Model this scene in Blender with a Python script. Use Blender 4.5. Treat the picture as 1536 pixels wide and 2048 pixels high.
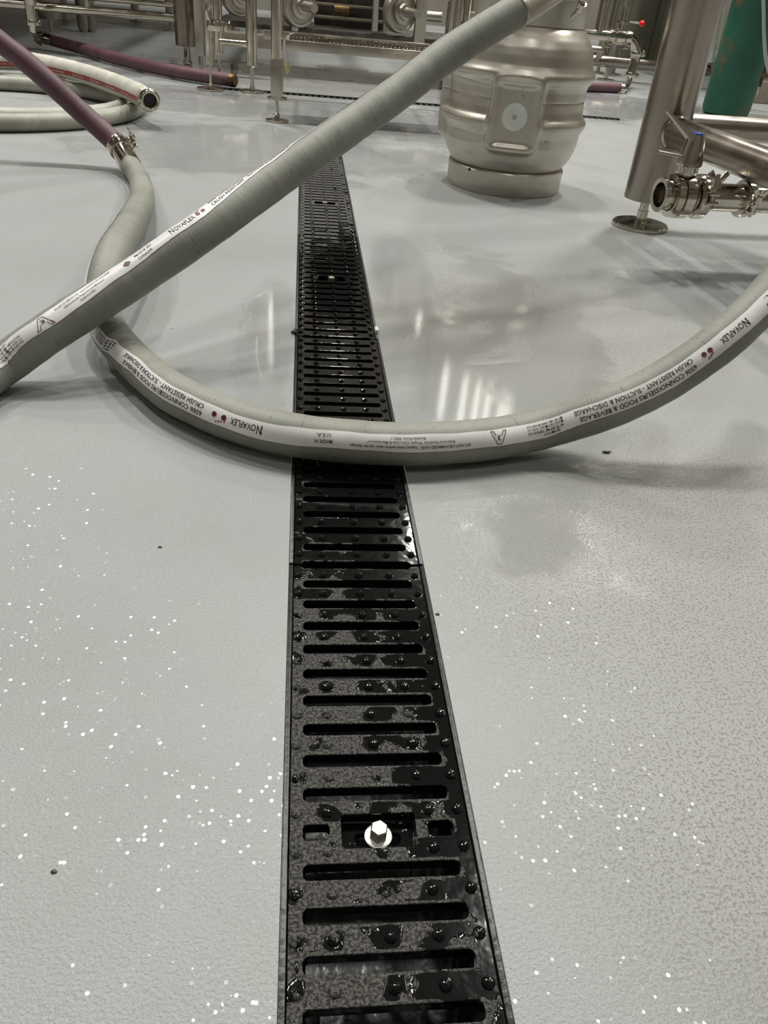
import bpy, bmesh, math, random
from mathutils import Vector, Matrix, Quaternion
random.seed(7)
C = bpy.context.scene.collection
for o in list(bpy.data.objects): bpy.data.objects.remove(o)
SC = bpy.context.scene
PI = math.pi
H = 0.42                      # camera height in metres; all building below is in multiples of it
# ------------------------------------------------------------------ camera
F = 1538.0; CX, CY = 768.0, 1024.0
VV = Vector((609-768, -66-1024, F)).normalized()
DD = Vector((555-768, 3225-1024, F)); DD = (DD - VV*DD.dot(VV)).normalized()
RR = DD.cross(VV)
if RR.x < 0: RR = -RR
def c2w(c): return Vector((c.dot(RR), c.dot(VV), -c.dot(DD)))
def ray(u, v): return c2w(Vector((u-CX, v-CY, F)))
def G(u, v, z=0.0):
    r = ray(u, v); return r*((1-z)/-r.z) + Vector((0, 0, 1))
def AT(u, v, Y):
    r = ray(u, v); return r*(Y/r.y) + Vector((0, 0, 1))
def DP(u, v, d): return ray(u, v)*(d/F) + Vector((0, 0, 1))
def w2c(P):
    q = Vector(P) - Vector((0, 0, 1)); return RR*q.x + VV*q.y - DD*q.z
def depth(P): return w2c(P).z
def PR(P):
    c = w2c(P); return (CX+F*c.x/c.z, CY+F*c.y/c.z)
def S(px, P): return px*depth(P)/F
cam = bpy.data.cameras.new('camera'); co = bpy.data.objects.new('camera', cam); C.objects.link(co)
cam.sensor_fit = 'HORIZONTAL'; cam.sensor_width = 36; cam.lens = F/1536*36; cam.clip_start = 0.01
M = Matrix.Identity(4)
for i, c in enumerate((Vector((1, 0, 0)), Vector((0, -1, 0)), Vector((0, 0, -1)))):
    w = c2w(c)
    for k in range(3): M[k][i] = w[k]
M.translation = Vector((0, 0, H)); co.matrix_world = M
SC.camera = co
# ------------------------------------------------------------------ world, exposure, lamps
SC.view_settings.view_transform = 'Standard'; SC.view_settings.look = 'None'
SC.view_settings.gamma = 1; SC.view_settings.use_curve_mapping = False
SC.view_settings.exposure = 0.84
wd = bpy.data.worlds.new('world'); SC.world = wd; wd.use_nodes = True
wd.node_tree.nodes['Background'].inputs[0].default_value = (1.0, 0.97, 0.9, 1)
wd.node_tree.nodes['Background'].inputs[1].default_value = 0.16
ROOM = dict(x0=-15, x1=16, y0=-10, y1=24, z=16)
LAMPS = [  # x, y, z (in camera heights), watts, length, width, where
    (-4.6, 13.2, 15.0, 60, 1.5, 0.5, 'between the coiled hose and the far left'),
    (8.6, 13.4, 15.0, 60, 1.5, 0.5, 'above the green gas cylinder'),
    (-1.5, 8.4, 15.0, 110, 1.5, 0.5, 'above the drain'),
    (4.9, 8.2, 15.0, 105, 1.5, 0.5, 'above the keg side'),
    (-8.5, 18.5, 15.0, 75, 1.5, 0.5, 'at the far left'),
    (11.0, 18.5, 15.0, 75, 1.5, 0.5, 'at the far right'),
    (-9.0, 8.0, 15.0, 95, 1.5, 0.5, 'above the coiled hose side'),
    (11.5, 8.0, 15.0, 95, 1.5, 0.5, 'on the right above the tank leg side'),
    (1.0, -4.0, 15.0, 24, 1.5, 0.5, 'behind the viewer'),
    (-8.0, -6.0, 15.0, 16, 1.5, 0.5, 'behind the viewer on the left'),
    (9.5, -6.5, 15.0, 16, 1.5, 0.5, 'behind the viewer on the right'),
    (4.5, 21.5, 15.0, 70, 1.5, 0.5, 'over the far tanks')]
LAMP_COL = (1.0, 0.985, 0.93)
# ------------------------------------------------------------------ materials
def newmat(name):
    m = bpy.data.materials.new(name); m.use_nodes = True
    nt = m.node_tree; b = nt.nodes['Principled BSDF']
    return m, nt, b
class N:
    def __init__(s, nt): s.nt = nt; s.L = nt.links
    def node(s, t, **k):
        n = s.nt.nodes.new(t)
        for a, v in k.items(): setattr(n, a, v)
        return n
    def put(s, sock, v):
        if hasattr(v, 'is_linked') or hasattr(v, 'node'): s.L.new(v, sock)
        else: sock.default_value = v
    def math(s, op, a, b=0.0, c=None, clamp=False):
        n = s.node('ShaderNodeMath', operation=op, use_clamp=clamp)
        s.put(n.inputs[0], a); s.put(n.inputs[1], b)
        if c is not None: s.put(n.inputs[2], c)
        return n.outputs[0]
    def mix(s, f, a, b):
        n = s.node('ShaderNodeMix', data_type='RGBA')
        s.put(n.inputs[0], f); s.put(n.inputs[6], a if not isinstance(a, tuple) else (*a, 1)[:4]); s.put(n.inputs[7], b if not isinstance(b, tuple) else (*b, 1)[:4])
        return n.outputs[2]
    def noise(s, vec, scale, detail=3, rough=0.5, dist=0.0):
        n = s.node('ShaderNodeTexNoise'); n.inputs['Scale'].default_value = scale; n.inputs['Detail'].default_value = detail
        n.inputs['Roughness'].default_value = rough; n.inputs['Distortion'].default_value = dist
        if vec is not None: s.L.new(vec, n.inputs['Vector'])
        return n.outputs['Fac']
    def voro(s, vec, scale, feature='F1'):
        n = s.node('ShaderNodeTexVoronoi', feature=feature); n.inputs['Scale'].default_value = scale
        s.L.new(vec, n.inputs['Vector']); return n.outputs['Distance']
    def ramp(s, v, lo, hi, a=0.0, b=1.0):
        n = s.node('ShaderNodeMapRange', interpolation_type='SMOOTHSTEP')
        s.put(n.inputs[0], v); n.inputs[1].default_value = lo; n.inputs[2].default_value = hi
        n.inputs[3].default_value = a; n.inputs[4].default_value = b
        return n.outputs[0]
    def coord(s, which='Object', scale=(1, 1, 1)):
        t = s.node('ShaderNodeTexCoord'); m = s.node('ShaderNodeMapping'); m.inputs['Scale'].default_value = scale
        s.L.new(t.outputs[which], m.inputs['Vector']); return m.outputs[0]
    def bump(s, h, strength, dist, normal=None):
        n = s.node('ShaderNodeBump'); s.put(n.inputs['Strength'], strength); n.inputs['Distance'].default_value = dist
        s.L.new(h, n.inputs['Height'])
        if normal is not None: s.L.new(normal, n.inputs['Normal'])
        return n.outputs[0]
def simple(name, col, rough=0.5, metal=0.0, bump=0.0, bscale=200, vary=0.0, vscale=20, coat=0.0, scale=(1, 1, 1), rvary=0.0):
    m, nt, b = newmat(name); n = N(nt)
    b.inputs['Base Color'].default_value = (*col, 1); b.inputs['Roughness'].default_value = rough; b.inputs['Metallic'].default_value = metal
    b.inputs['Coat Weight'].default_value = coat
    v = n.coord('Object', scale)
    if vary:
        f = n.noise(v, vscale, 4)
        c = n.mix(n.ramp(f, 0.3, 0.7), tuple(x*(1-vary) for x in col), tuple(min(1, x*(1+vary)) for x in col)); nt.links.new(c, b.inputs['Base Color'])
    if rvary:
        f = n.noise(v, vscale*2, 4); nt.links.new(n.ramp(f, 0.3, 0.7, max(0.02, rough-rvary), rough+rvary), b.inputs['Roughness'])
    if bump:
        nt.links.new(n.bump(n.noise(v, bscale, 3), bump, 0.002), b.inputs['Normal'])
    return m
MAT = {}
MAT['steel'] = simple('polished_stainless', (0.56, 0.515, 0.44), 0.14, 1.0, vary=0.08, vscale=14, rvary=0.06)
MAT['brushed'] = simple('brushed_stainless', (0.33, 0.29, 0.25), 0.28, 1.0, vary=0.10, vscale=6, rvary=0.05)
MAT['satin'] = simple('satin_stainless', (0.45, 0.415, 0.36), 0.36, 1.0, bump=0.05, bscale=120, vary=0.12, vscale=10, rvary=0.06)
MAT['dark_steel'] = simple('dark_steel', (0.10, 0.09, 0.08), 0.45, 0.7, vary=0.3)
MAT['black'] = simple('black_rubber', (0.012, 0.012, 0.012), 0.5)
MAT['iron_frame'] = simple('black_channel_rail', (0.012, 0.012, 0.012), 0.34, 0.0, bump=0.3, bscale=150, vary=0.4, vscale=60)
MAT['channel'] = simple('wet_channel_concrete', (0.022, 0.022, 0.024), 0.22, 0.0, bump=0.5, bscale=60, vary=0.5, vscale=30)
MAT['bolt'] = simple('bright_bolt_steel', (0.40, 0.37, 0.30), 0.45, 1.0, bump=0.15, bscale=500, vary=0.2, vscale=300)
MAT['washer'] = simple('washer_steel', (0.62, 0.61, 0.56), 0.35, 1.0)
MAT['plastic'] = simple('translucent_white_plastic', (0.70, 0.72, 0.68), 0.35, vary=0.05)
MAT['ink'] = simple('label_ink', (0.035, 0.02, 0.025), 0.5)
MAT['red_ink'] = simple('label_red_ink', (0.11, 0.010, 0.016), 0.5)
MAT['red'] = simple('red_plastic', (0.75, 0.01, 0.012), 0.3)
MAT['blue'] = simple('blue_plastic', (0.02, 0.06, 0.42), 0.3)
MAT['brass'] = simple('aged_brass', (0.16, 0.11, 0.055), 0.4, 1.0, vary=0.3)
MAT['yellow'] = simple('pale_yellow_plastic', (0.62, 0.58, 0.28), 0.4)
MAT['purple'] = None
MAT['white_rib'] = simple('white_corrugated', (0.62, 0.62, 0.58), 0.5)
MAT['cable'] = simple('pale_grey_cable', (0.36, 0.38, 0.40), 0.45)
MAT['olive'] = simple('olive_cabinet_paint', (0.085, 0.082, 0.055), 0.5, vary=0.08, vscale=6)
MAT['beige'] = simple('beige_steel', (0.33, 0.29, 0.235), 0.4, 0.6, vary=0.08)
MAT['wall'] = simple('wall_paint', (0.17, 0.155, 0.13), 0.7, vary=0.08, vscale=2)
MAT['ceil'] = simple('ceiling_panel', (0.40, 0.39, 0.36), 0.8, vary=0.05, vscale=1)
MAT['leaf'] = simple('wet_leaf', (0.03, 0.035, 0.012), 0.2)

def hose_mat(name, c1, c2, ring=1.0, rough=0.55):
    m, nt, b = newmat(name); n = N(nt)
    uv = n.coord('UV')
    sx = n.node('ShaderNodeSeparateXYZ'); nt.links.new(uv, sx.inputs[0])
    U, Vc = sx.outputs[0], sx.outputs[1]
    cb = n.node('ShaderNodeCombineXYZ'); nt.links.new(U, cb.inputs[0]); n.put(cb.inputs[1], n.math('MULTIPLY', Vc, 0.006))
    fine = n.noise(cb.outputs[0], 420, 2)
    mid = n.noise(cb.outputs[0], 60, 2)
    seam = n.math('PINGPONG', n.math('ADD', U, n.math('MULTIPLY', mid, 0.02)), 0.016)
    seamf = n.ramp(seam, 0.0, 0.0007, 1.0, 0.0)
    seamf = n.math('MULTIPLY', seamf, n.ramp(n.noise(uv, 22, 2), 0.5, 0.62))
    ob = n.coord('Object')
    dirt = n.noise(ob, 9, 5, 0.6)
    col = n.mix(n.ramp(dirt, 0.3, 0.72), c1, c2)
    col = n.mix(n.math('MULTIPLY', n.ramp(n.noise(ob, 55, 4), 0.62, 0.74), 0.25), col, tuple(x*0.55 for x in c1))
    col = n.mix(n.math('MULTIPLY', seamf, 0.5), col, tuple(x*0.35 for x in c1))
    col = n.mix(n.math('MULTIPLY', n.ramp(fine, 0.4, 0.6), 0.10*ring), col, tuple(x*0.6 for x in c1))
    nt.links.new(col, b.inputs['Base Color']); b.inputs['Roughness'].default_value = rough
    h = n.math('SUBTRACT', n.math('MULTIPLY', fine, 0.5*ring), n.math('MULTIPLY', seamf, 1.0))
    h = n.math('ADD', h, n.math('MULTIPLY', mid, 1.2))
    nt.links.new(n.bump(h, 0.5, 0.0011), b.inputs['Normal'])
    return m
MAT['hose'] = hose_mat('grey_hose_rubber', (0.190, 0.194, 0.165), (0.262, 0.264, 0.228))
MAT['purple'] = hose_mat('purple_hose_rubber', (0.088, 0.038, 0.050), (0.135, 0.062, 0.076), 1.2)
MAT['white_hose'] = hose_mat('white_hose_rubber', (0.40, 0.39, 0.33), (0.60, 0.585, 0.51), 0.3, 0.45)
MAT['coil_hose'] = hose_mat('pale_grey_hose_rubber', (0.26, 0.26, 0.22), (0.40, 0.40, 0.34), 0.3, 0.5)
def label_mat():
    m, nt, b = newmat('white_label_film'); n = N(nt); ob = n.coord('Object'); uv = n.coord('UV')
    f = n.ramp(n.noise(ob, 26, 5, 0.65, 0.6), 0.66, 0.72)
    c = n.mix(n.ramp(n.noise(uv, 14, 3), 0.3, 0.7), (0.66, 0.65, 0.64), (0.80, 0.79, 0.78))
    c = n.mix(f, c, (0.20, 0.195, 0.18))
    nt.links.new(c, b.inputs['Base Color']); b.inputs['Roughness'].default_value = 0.38
    nt.links.new(n.bump(n.noise(uv, 90, 3), 0.3, 0.0006), b.inputs['Normal'])
    return m
MAT['label'] = label_mat()
MAT['red_stripe'] = simple('dark_red_label', (0.27, 0.018, 0.016), 0.4)
MAT['pale_print'] = simple('pale_print', (0.72, 0.60, 0.54), 0.5)

def keg_mat():
    m, nt, b = newmat('matt_keg_stainless'); n = N(nt); ob = n.coord('Object')
    f = n.noise(ob, 7, 4); spots = n.ramp(n.voro(ob, 36), 0.10, 0.16, 1.0, 0.0)
    spots = n.math('MULTIPLY', spots, n.ramp(n.noise(ob, 9, 2), 0.52, 0.62))
    c = n.mix(n.ramp(f, 0.3, 0.7), (0.50, 0.465, 0.405), (0.585, 0.55, 0.485))
    c = n.mix(n.math('MULTIPLY', spots, 0.5), c, (0.25, 0.22, 0.19))
    nt.links.new(c, b.inputs['Base Color']); b.inputs['Metallic'].default_value = 0.8
    nt.links.new(n.ramp(n.noise(ob, 20, 4), 0.3, 0.7, 0.30, 0.41), b.inputs['Roughness'])
    br = n.coord('Object', (6, 6, 120))
    nt.links.new(n.bump(n.noise(br, 12, 2), 0.05, 0.001), b.inputs['Normal'])
    return m
MAT['keg'] = keg_mat()
def green_mat():
    m, nt, b = newmat('rusty_green_paint'); n = N(nt); ob = n.coord('Object')
    rust = n.ramp(n.noise(ob, 7, 7, 0.75), 0.54, 0.64)
    c = n.mix(n.ramp(n.noise(ob, 3, 4), 0.3, 0.7), (0.006, 0.060, 0.036), (0.012, 0.105, 0.062))
    c = n.mix(n.math('MULTIPLY', rust, 0.75), c, (0.13, 0.075, 0.03))
    nt.links.new(c, b.inputs['Base Color']); b.inputs['Roughness'].default_value = 0.5
    return m
MAT['green'] = green_mat()

def grate_mat():
    m, nt, b = newmat('wet_cast_iron'); n = N(nt)
    g = n.node('ShaderNodeNewGeometry'); pos = g.outputs['Position']
    sx = n.node('ShaderNodeSeparateXYZ'); nt.links.new(pos, sx.inputs[0])
    blob = n.noise(pos, 42, 3, 0.5, 0.5)
    fx = n.math('MULTIPLY', n.math('SUBTRACT', sx.outputs[0], 0.062), 3.0)      # wetter to the right
    fy = n.math('MULTIPLY', n.math('SUBTRACT', sx.outputs[1], 0.40), 1.5, clamp=False)
    fy = n.math('ADD', n.math('MINIMUM', n.math('MAXIMUM', fy, -0.03), 0.35), 0.055)
    far = n.ramp(sx.outputs[1], 1.25, 1.7, 0.0, -0.62)
    P_ = 1.198/20*H; y_ = n.math('SUBTRACT', sx.outputs[1], .034*H)
    dy = n.math('ABSOLUTE', n.math('SUBTRACT', n.math('MULTIPLY', n.math('FRACT', n.math('DIVIDE', y_, P_)), P_), P_/2))   # distance to the stud row
    inx = n.math('MULTIPLY', n.ramp(sx.outputs[0], .010*H, .018*H), n.ramp(sx.outputs[0], .235*H, .243*H, 1.0, 0.0))
    rim = n.math('MULTIPLY', n.ramp(dy, .0135*H, .0158*H), inx)
    near = None
    for xs_ in (.0076, .0565, .129, .191, .2443):
        dx = n.math('SUBTRACT', sx.outputs[0], xs_*H)
        d_ = n.math('SQRT', n.math('ADD', n.math('MULTIPLY', dx, dx), n.math('MULTIPLY', dy, dy)))
        near = d_ if near is None else n.math('MINIMUM', near, d_)
    stud = n.ramp(near, .009*H, .022*H, 0.10, 0.0)
    wv = n.math('ADD', n.math('ADD', blob, fx), n.math('ADD', fy, far))
    wv = n.math('ADD', wv, n.math('SUBTRACT', stud, n.math('MULTIPLY', rim, 0.14)))
    slot_shade = n.ramp(sx.outputs[2], -.0045*H, -.002*H, 1.0, 0.0)      # slot shade painted on: walls turn black below the top face
    wet = n.math('MAXIMUM', n.ramp(wv, 0.515, 0.530), slot_shade)  # real wet patches joined with the painted slot shade
    wetb = n.ramp(wv, 0.50, 0.56)
    grain = n.noise(pos, 520, 4, 0.65)
    grain2 = n.noise(pos, 1500, 2, 0.5)
    c = n.mix(n.ramp(grain, 0.38, 0.66), (0.022, 0.021, 0.020), (0.150, 0.146, 0.132))
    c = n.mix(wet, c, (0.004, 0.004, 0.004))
    nt.links.new(c, b.inputs['Base Color']); b.inputs['Metallic'].default_value = 0.0
    nt.links.new(n.ramp(wet, 0, 1, 0.42, 0.07), b.inputs['Roughness'])
    b.inputs['Specular IOR Level'].default_value = 0.40
    dry = n.math('SUBTRACT', 1.0, wet)
    h = n.math('MULTIPLY', n.math('ADD', grain, n.math('MULTIPLY', grain2, 0.35)), dry)
    b1 = n.bump(h, 0.9, 0.003)
    b2 = n.bump(wetb, 0.55, 0.0016, b1)
    b3 = n.bump(n.noise(pos, 90, 2), 0.15, 0.0010, b2)
    nt.links.new(b3, b.inputs['Normal'])
    return m
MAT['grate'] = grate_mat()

def floor_mat():
    m, nt, b = newmat('grey_epoxy_floor'); n = N(nt)
    g = n.node('ShaderNodeNewGeometry'); pos = g.outputs['Position']
    def ell(cx, cy, rx, ry, rot=0.0, soft=0.5):
        mp = n.node('ShaderNodeMapping'); mp.vector_type = 'TEXTURE'
        mp.inputs['Location'].default_value = (cx*H, cy*H, 0); mp.inputs['Rotation'].default_value = (0, 0, rot); mp.inputs['Scale'].default_value = (rx*H, ry*H, 1)
        nt.links.new(pos, mp.inputs['Vector'])
        l = n.node('ShaderNodeVectorMath', operation='LENGTH'); nt.links.new(mp.outputs[0], l.inputs[0])
        return n.ramp(l.outputs['Value'], 1-soft, 1+soft, 1.0, 0.0)
    def mx(*a):
        r = a[0]
        for x in a[1:]: r = n.math('MAXIMUM', r, x)
        return r
    big = n.noise(pos, 1.7, 5, 0.55, 0.3)
    med = n.noise(pos, 9, 4, 0.6)
    # wet film: a puddle right of the drain, a strip along its right edge, patches far away
    pud = mx(ell(0.62, 2.35, 0.42, 1.15, -0.1), ell(-0.10, 2.35, 0.10, 0.6, 0.0),
             ell(2.0, 3.1, 0.7, 0.55), ell(-0.2, 5.6, 1.3, 0.9), ell(0.9, 7.0, 1.2, 0.9), ell(-0.6, 7.5, 2.0, 0.8), ell(1.5, 9.6, 4.5, 1.6))
    deep = mx(ell(0.47, 1.92, 0.15, 0.33, 0.0, 0.35), ell(0.42, 3.05, 0.13, 0.6, 0.0, 0.35), ell(-0.085, 2.45, 0.06, 0.45, 0.0, 0.35))
    wv = n.math('ADD', n.math('MULTIPLY', pud, 0.42), n.math('MULTIPLY', n.noise(pos, 6, 6, 0.62, 0.6), 0.9))
    wet = n.math('MAXIMUM', n.ramp(wv, 0.58, 0.88), deep)
    # grit
    grit = n.noise(pos, 520, 3, 0.6)
    grit2 = n.noise(pos, 420, 3, 0.55)
    vn = n.node('ShaderNodeTexVoronoi'); vn.inputs['Scale'].default_value = 300; nt.links.new(pos, vn.inputs['Vector'])
    flake = vn.outputs['Distance']; sc_ = n.node('ShaderNodeSeparateColor'); nt.links.new(vn.outputs['Color'], sc_.inputs[0])
    gate = n.ramp(sc_.outputs[0], 0.34, 0.35)
    rough_zone = mx(ell(1.05, 1.25, 0.65, 0.6), ell(0.95, 0.62, 0.5, 0.35), ell(0.9, 2.6, 0.7, 0.6))
    pits = n.math('MULTIPLY', n.ramp(grit2, 0.565, 0.62), rough_zone)
    c = n.mix(n.ramp(big, 0.3, 0.7), (0.286, 0.298, 0.297), (0.340, 0.354, 0.353))
    c = n.mix(n.math('MULTIPLY', n.ramp(med, 0.42, 0.75), 0.25), c, (0.29, 0.28, 0.245))
    c = n.mix(n.math('MULTIPLY', rough_zone, 0.35), c, (0.27, 0.255, 0.205))
    c = n.mix(n.math('MULTIPLY', pits, 0.6), c, (0.13, 0.12, 0.09))
    c = n.mix(n.math('MULTIPLY', n.ramp(n.noise(pos, 800, 3, 0.7), 0.42, 0.60), 0.50), c, (0.22, 0.22, 0.215))
    c = n.mix(n.ramp(n.voro(pos, 9), 0.012, 0.02, 0.7, 0.0), c, (0.06, 0.055, 0.05))
    c = n.mix(n.math('MULTIPLY', wet, 0.12), c, (0.20, 0.21, 0.22))
    nt.links.new(c, b.inputs['Base Color'])
    r = n.ramp(big, 0.3, 0.7, 0.46, 0.34)
    rr = n.node('ShaderNodeMix', data_type='FLOAT'); n.put(rr.inputs[0], wet); n.put(rr.inputs[2], r); n.put(rr.inputs[3], 0.05)
    nt.links.new(rr.outputs[0], b.inputs['Roughness'])
    # micro relief, drowned where the film stands
    dry = n.ramp(wet, 0.0, 1.0, 1.0, 0.03)
    h = n.math('ADD', n.math('MULTIPLY', grit, 0.5), n.math('MULTIPLY', grit2, 0.9))
    h = n.math('ADD', h, n.math('MULTIPLY', pits, -0.7))
    nb = n.bump(n.math('MULTIPLY', h, dry), 0.55, 0.0013)
    nt.links.new(nb, b.inputs['Normal'])
    # droplets: clear coat with its own domed relief
    dz = mx(ell(-0.28, 0.6, 0.5, 0.5), ell(-0.8, 0.9, 0.9, 1.0), ell(0.42, 0.6, 0.16, 0.6))
    # wet grit facets: each grain has its own small tilt and glints where a lamp mirrors in it
    tx = n.math('MULTIPLY', n.math('SUBTRACT', sc_.outputs[1], 0.5), 0.17); ty = n.math('MULTIPLY', n.math('SUBTRACT', sc_.outputs[2], 0.5), 0.17)
    cx_ = n.node('ShaderNodeCombineXYZ'); nt.links.new(tx, cx_.inputs[0]); nt.links.new(ty, cx_.inputs[1]); cx_.inputs[2].default_value = 1.0
    nm_ = n.node('ShaderNodeVectorMath', operation='NORMALIZE'); nt.links.new(cx_.outputs[0], nm_.inputs[0])
    nt.links.new(nm_.outputs[0], b.inputs['Coat Normal'])
    drop = n.math('MULTIPLY', gate, n.ramp(flake, 0.30, 0.36, 1.0, 0.0))
    nt.links.new(n.math('MULTIPLY', n.math('MULTIPLY', dz, drop), n.math('SUBTRACT', 1.0, wet)), b.inputs['Coat Weight'])
    b.inputs['Specular IOR Level'].default_value = 0.42
    b.inputs['Coat Roughness'].default_value = 0.07
    return m
MAT['floor'] = floor_mat()

# ------------------------------------------------------------------ builders
def tag(o, label=None, cat=None, group=None, kind=None):
    if label: o['label'] = label
    if cat: o['category'] = cat
    if group: o['group'] = group
    if kind: o['kind'] = kind
    return o
ORG = {}
def thing(name, loc, label, cat, group=None):
    o = bpy.data.objects.new(name, None); C.objects.link(o); o.empty_display_size = 0.05
    o.location = Vector(loc)*H; ORG[o.name] = Vector(loc)
    return tag(o, label, cat, group)
def basis(ax):
    ax = Vector(ax).normalized()
    t = Vector((0, 0, 1)) if abs(ax.z) < 0.9 else Vector((1, 0, 0))
    a = t.cross(ax).normalized(); return a, ax.cross(a), ax
class MB:
    def __init__(s): s.bm = bmesh.new(); s.uv = s.bm.loops.layers.uv.new('UVMap')
    def ring(s, c, a, b, r, n): return [s.bm.verts.new(Vector(c)+(a*math.cos(2*PI*i/n)+b*math.sin(2*PI*i/n))*r) for i in range(n)]
    def skin(s, r0, r1):
        n = len(r0)
        for i in range(n): s.bm.faces.new((r0[i], r0[(i+1) % n], r1[(i+1) % n], r1[i]))
    def lathe(s, prof, org=(0, 0, 0), ax=(0, 0, 1), n=32, cap=True):
        a, b, x = basis(ax); org = Vector(org); prev = None; first = None
        for (z, r) in prof:
            rg = s.ring(org+x*z, a, b, max(r, 1e-5), n)
            if prev: s.skin(prev, rg)
            else: first = rg
            prev = rg
        if cap:
            if prof[0][1] > 1e-4: s.bm.faces.new(list(reversed(first)))
            if prof[-1][1] > 1e-4: s.bm.faces.new(prev)
        return s
    def cyl(s, p0, p1, r, r2=None, n=24, bev=0.0):
        p0 = Vector(p0); p1 = Vector(p1); L = (p1-p0).length; r2 = r if r2 is None else r2
        if bev: return s.lathe([(0, r-bev), (bev, r), (L-bev, r2), (L, r2-bev)], p0, p1-p0, n)
        return s.lathe([(0, r), (L, r2)], p0, p1-p0, n)
    def tube(s, pts, r, n=20, cap=True):
        pts = [Vector(p) for p in pts]; prev = None; na = None
        for i, p in enumerate(pts):
            t = (pts[min(i+1, len(pts)-1)]-pts[max(i-1, 0)]).normalized()
            if na is None: na = basis(t)[0]
            na = (na-t*na.dot(t)).normalized(); nb = t.cross(na)
            rg = s.ring(p, na, nb, r[i] if isinstance(r, list) else r, n)
            if prev: s.skin(prev, rg)
            elif cap: s.bm.faces.new(list(reversed(rg)))
            prev = rg
        if cap: s.bm.faces.new(prev)
        return s
    def box(s, c, size, rot=None, bev=0.0, rz=0.0):
        c = Vector(c); q = rot if rot is not None else Matrix.Rotation(rz, 3, 'Z')
        m = Matrix.Translation(c) @ q.to_4x4() @ Matrix.Diagonal((*size, 1))
        g = bmesh.ops.create_cube(s.bm, size=1, matrix=m)
        if bev:
            es = list({e for v in g['verts'] for e in v.link_edges})
            bmesh.ops.bevel(s.bm, geom=es, offset=bev, segments=2, affect='EDGES', profile=0.5)
        return s
    def sphere(s, c, r, sc=(1, 1, 1), u=16, v=10):
        m = Matrix.Translation(Vector(c)) @ Matrix.Diagonal((r*sc[0], r*sc[1], r*sc[2], 1))
        bmesh.ops.create_uvsphere(s.bm, u_segments=u, v_segments=v, radius=1, matrix=m); return s
    def prism(s, poly, z0, z1, mat=None):
        mat = mat or Matrix.Identity(4)
        a = [s.bm.verts.new(mat @ Vector((x, y, z0))) for x, y in poly]; b = [s.bm.verts.new(mat @ Vector((x, y, z1))) for x, y in poly]
        s.bm.faces.new(list(reversed(a))); s.bm.faces.new(b); s.skin(a, b); return s
    def build(s, name, mat, parent=None, sharp=0.6, recalc=True, org=None):
        bm = s.bm
        if recalc: bmesh.ops.recalc_face_normals(bm, faces=bm.faces)
        if org is None:
            org = ORG.get(parent.name, Vector()) if parent is not None else Vector()
        for v in bm.verts: v.co = (v.co-org)*H
        for f in bm.faces: f.smooth = True
        for e in bm.edges:
            if len(e.link_faces) == 2 and e.calc_face_angle(0) > sharp: e.smooth = False
        me = bpy.data.meshes.new(name); bm.to_mesh(me); bm.free()
        o = bpy.data.objects.new(name, me); C.objects.link(o)
        me.materials.append(MAT[mat] if isinstance(mat, str) else mat)
        if parent is not None: o.parent = parent; ORG[o.name] = org
        else: o.location = org*H; ORG[o.name] = org
        return o
def copy_tree(o, parent=None):
    c = o.copy(); C.objects.link(c); c.parent = parent
    for ch in [x for x in C.objects if x.parent == o]: copy_tree(ch, c)
    return c
def catmull(P, n=16):
    P = [Vector(p) for p in P]; Q = [P[0]*2-P[1]]+P+[P[-1]*2-P[-2]]; out = []
    for i in range(1, len(Q)-2):
        for k in range(n):
            t = k/n; a, b, c, d = Q[i-1], Q[i], Q[i+1], Q[i+2]
            out.append(0.5*((2*b)+(c-a)*t+(2*a-5*b+4*c-d)*t*t+(3*b-a-3*c+d)*t**3))
    out.append(P[-1]); return out
def bend(p0, p1, p2, R, n=8):
    p0, p1, p2 = map(Vector, (p0, p1, p2)); a = (p0-p1).normalized(); b = (p2-p1).normalized()
    s = p1+a*R; e = p1+b*R; return [(s*(1-t)**2+p1*2*t*(1-t)+e*t*t) for t in [i/n for i in range(n+1)]]

# ------------------------------------------------------------------ the setting
XL, XR = -0.012, 0.268           # trench edges
Y0, Y1 = -1.162, 6.03
FY0, FY1, FX0, FX1 = 8.26, 8.46, -0.80, 3.2   # far cross drain
def floor():
    mb = MB(); bm = mb.bm; r = ROOM
    def q(x0, y0, x1, y1):
        if x1 <= x0 or y1 <= y0: return
        bm.faces.new([bm.verts.new((x, y, 0)) for x, y in ((x0, y0), (x1, y0), (x1, y1), (x0, y1))])
    q(r['x0'], r['y0'], r['x1'], Y0); q(r['x0'], Y0, XL, Y1); q(XR, Y0, r['x1'], Y1)
    q(r['x0'], Y1, r['x1'], FY0); q(r['x0'], FY0, FX0, FY1); q(FX1, FY0, r['x1'], FY1); q(r['x0'], FY1, r['x1'], r['y1'])
    tag(mb.build('floor', 'floor'), kind='structure')
floor()
r_ = ROOM
for nm, c, sz in (('wall_back', ((r_['x0']+r_['x1'])/2, r_['y1']+.1, r_['z']/2), (r_['x1']-r_['x0']+.4, .2, r_['z'])),
                  ('wall_front', ((r_['x0']+r_['x1'])/2, r_['y0']-.1, r_['z']/2), (r_['x1']-r_['x0']+.4, .2, r_['z'])),
                  ('wall_left', (r_['x0']-.1, (r_['y0']+r_['y1'])/2, r_['z']/2), (.2, r_['y1']-r_['y0'], r_['z'])),
                  ('wall_right', (r_['x1']+.1, (r_['y0']+r_['y1'])/2, r_['z']/2), (.2, r_['y1']-r_['y0'], r_['z']))):
    tag(MB().box(c, sz).build(nm, 'wall'), kind='structure')
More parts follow.
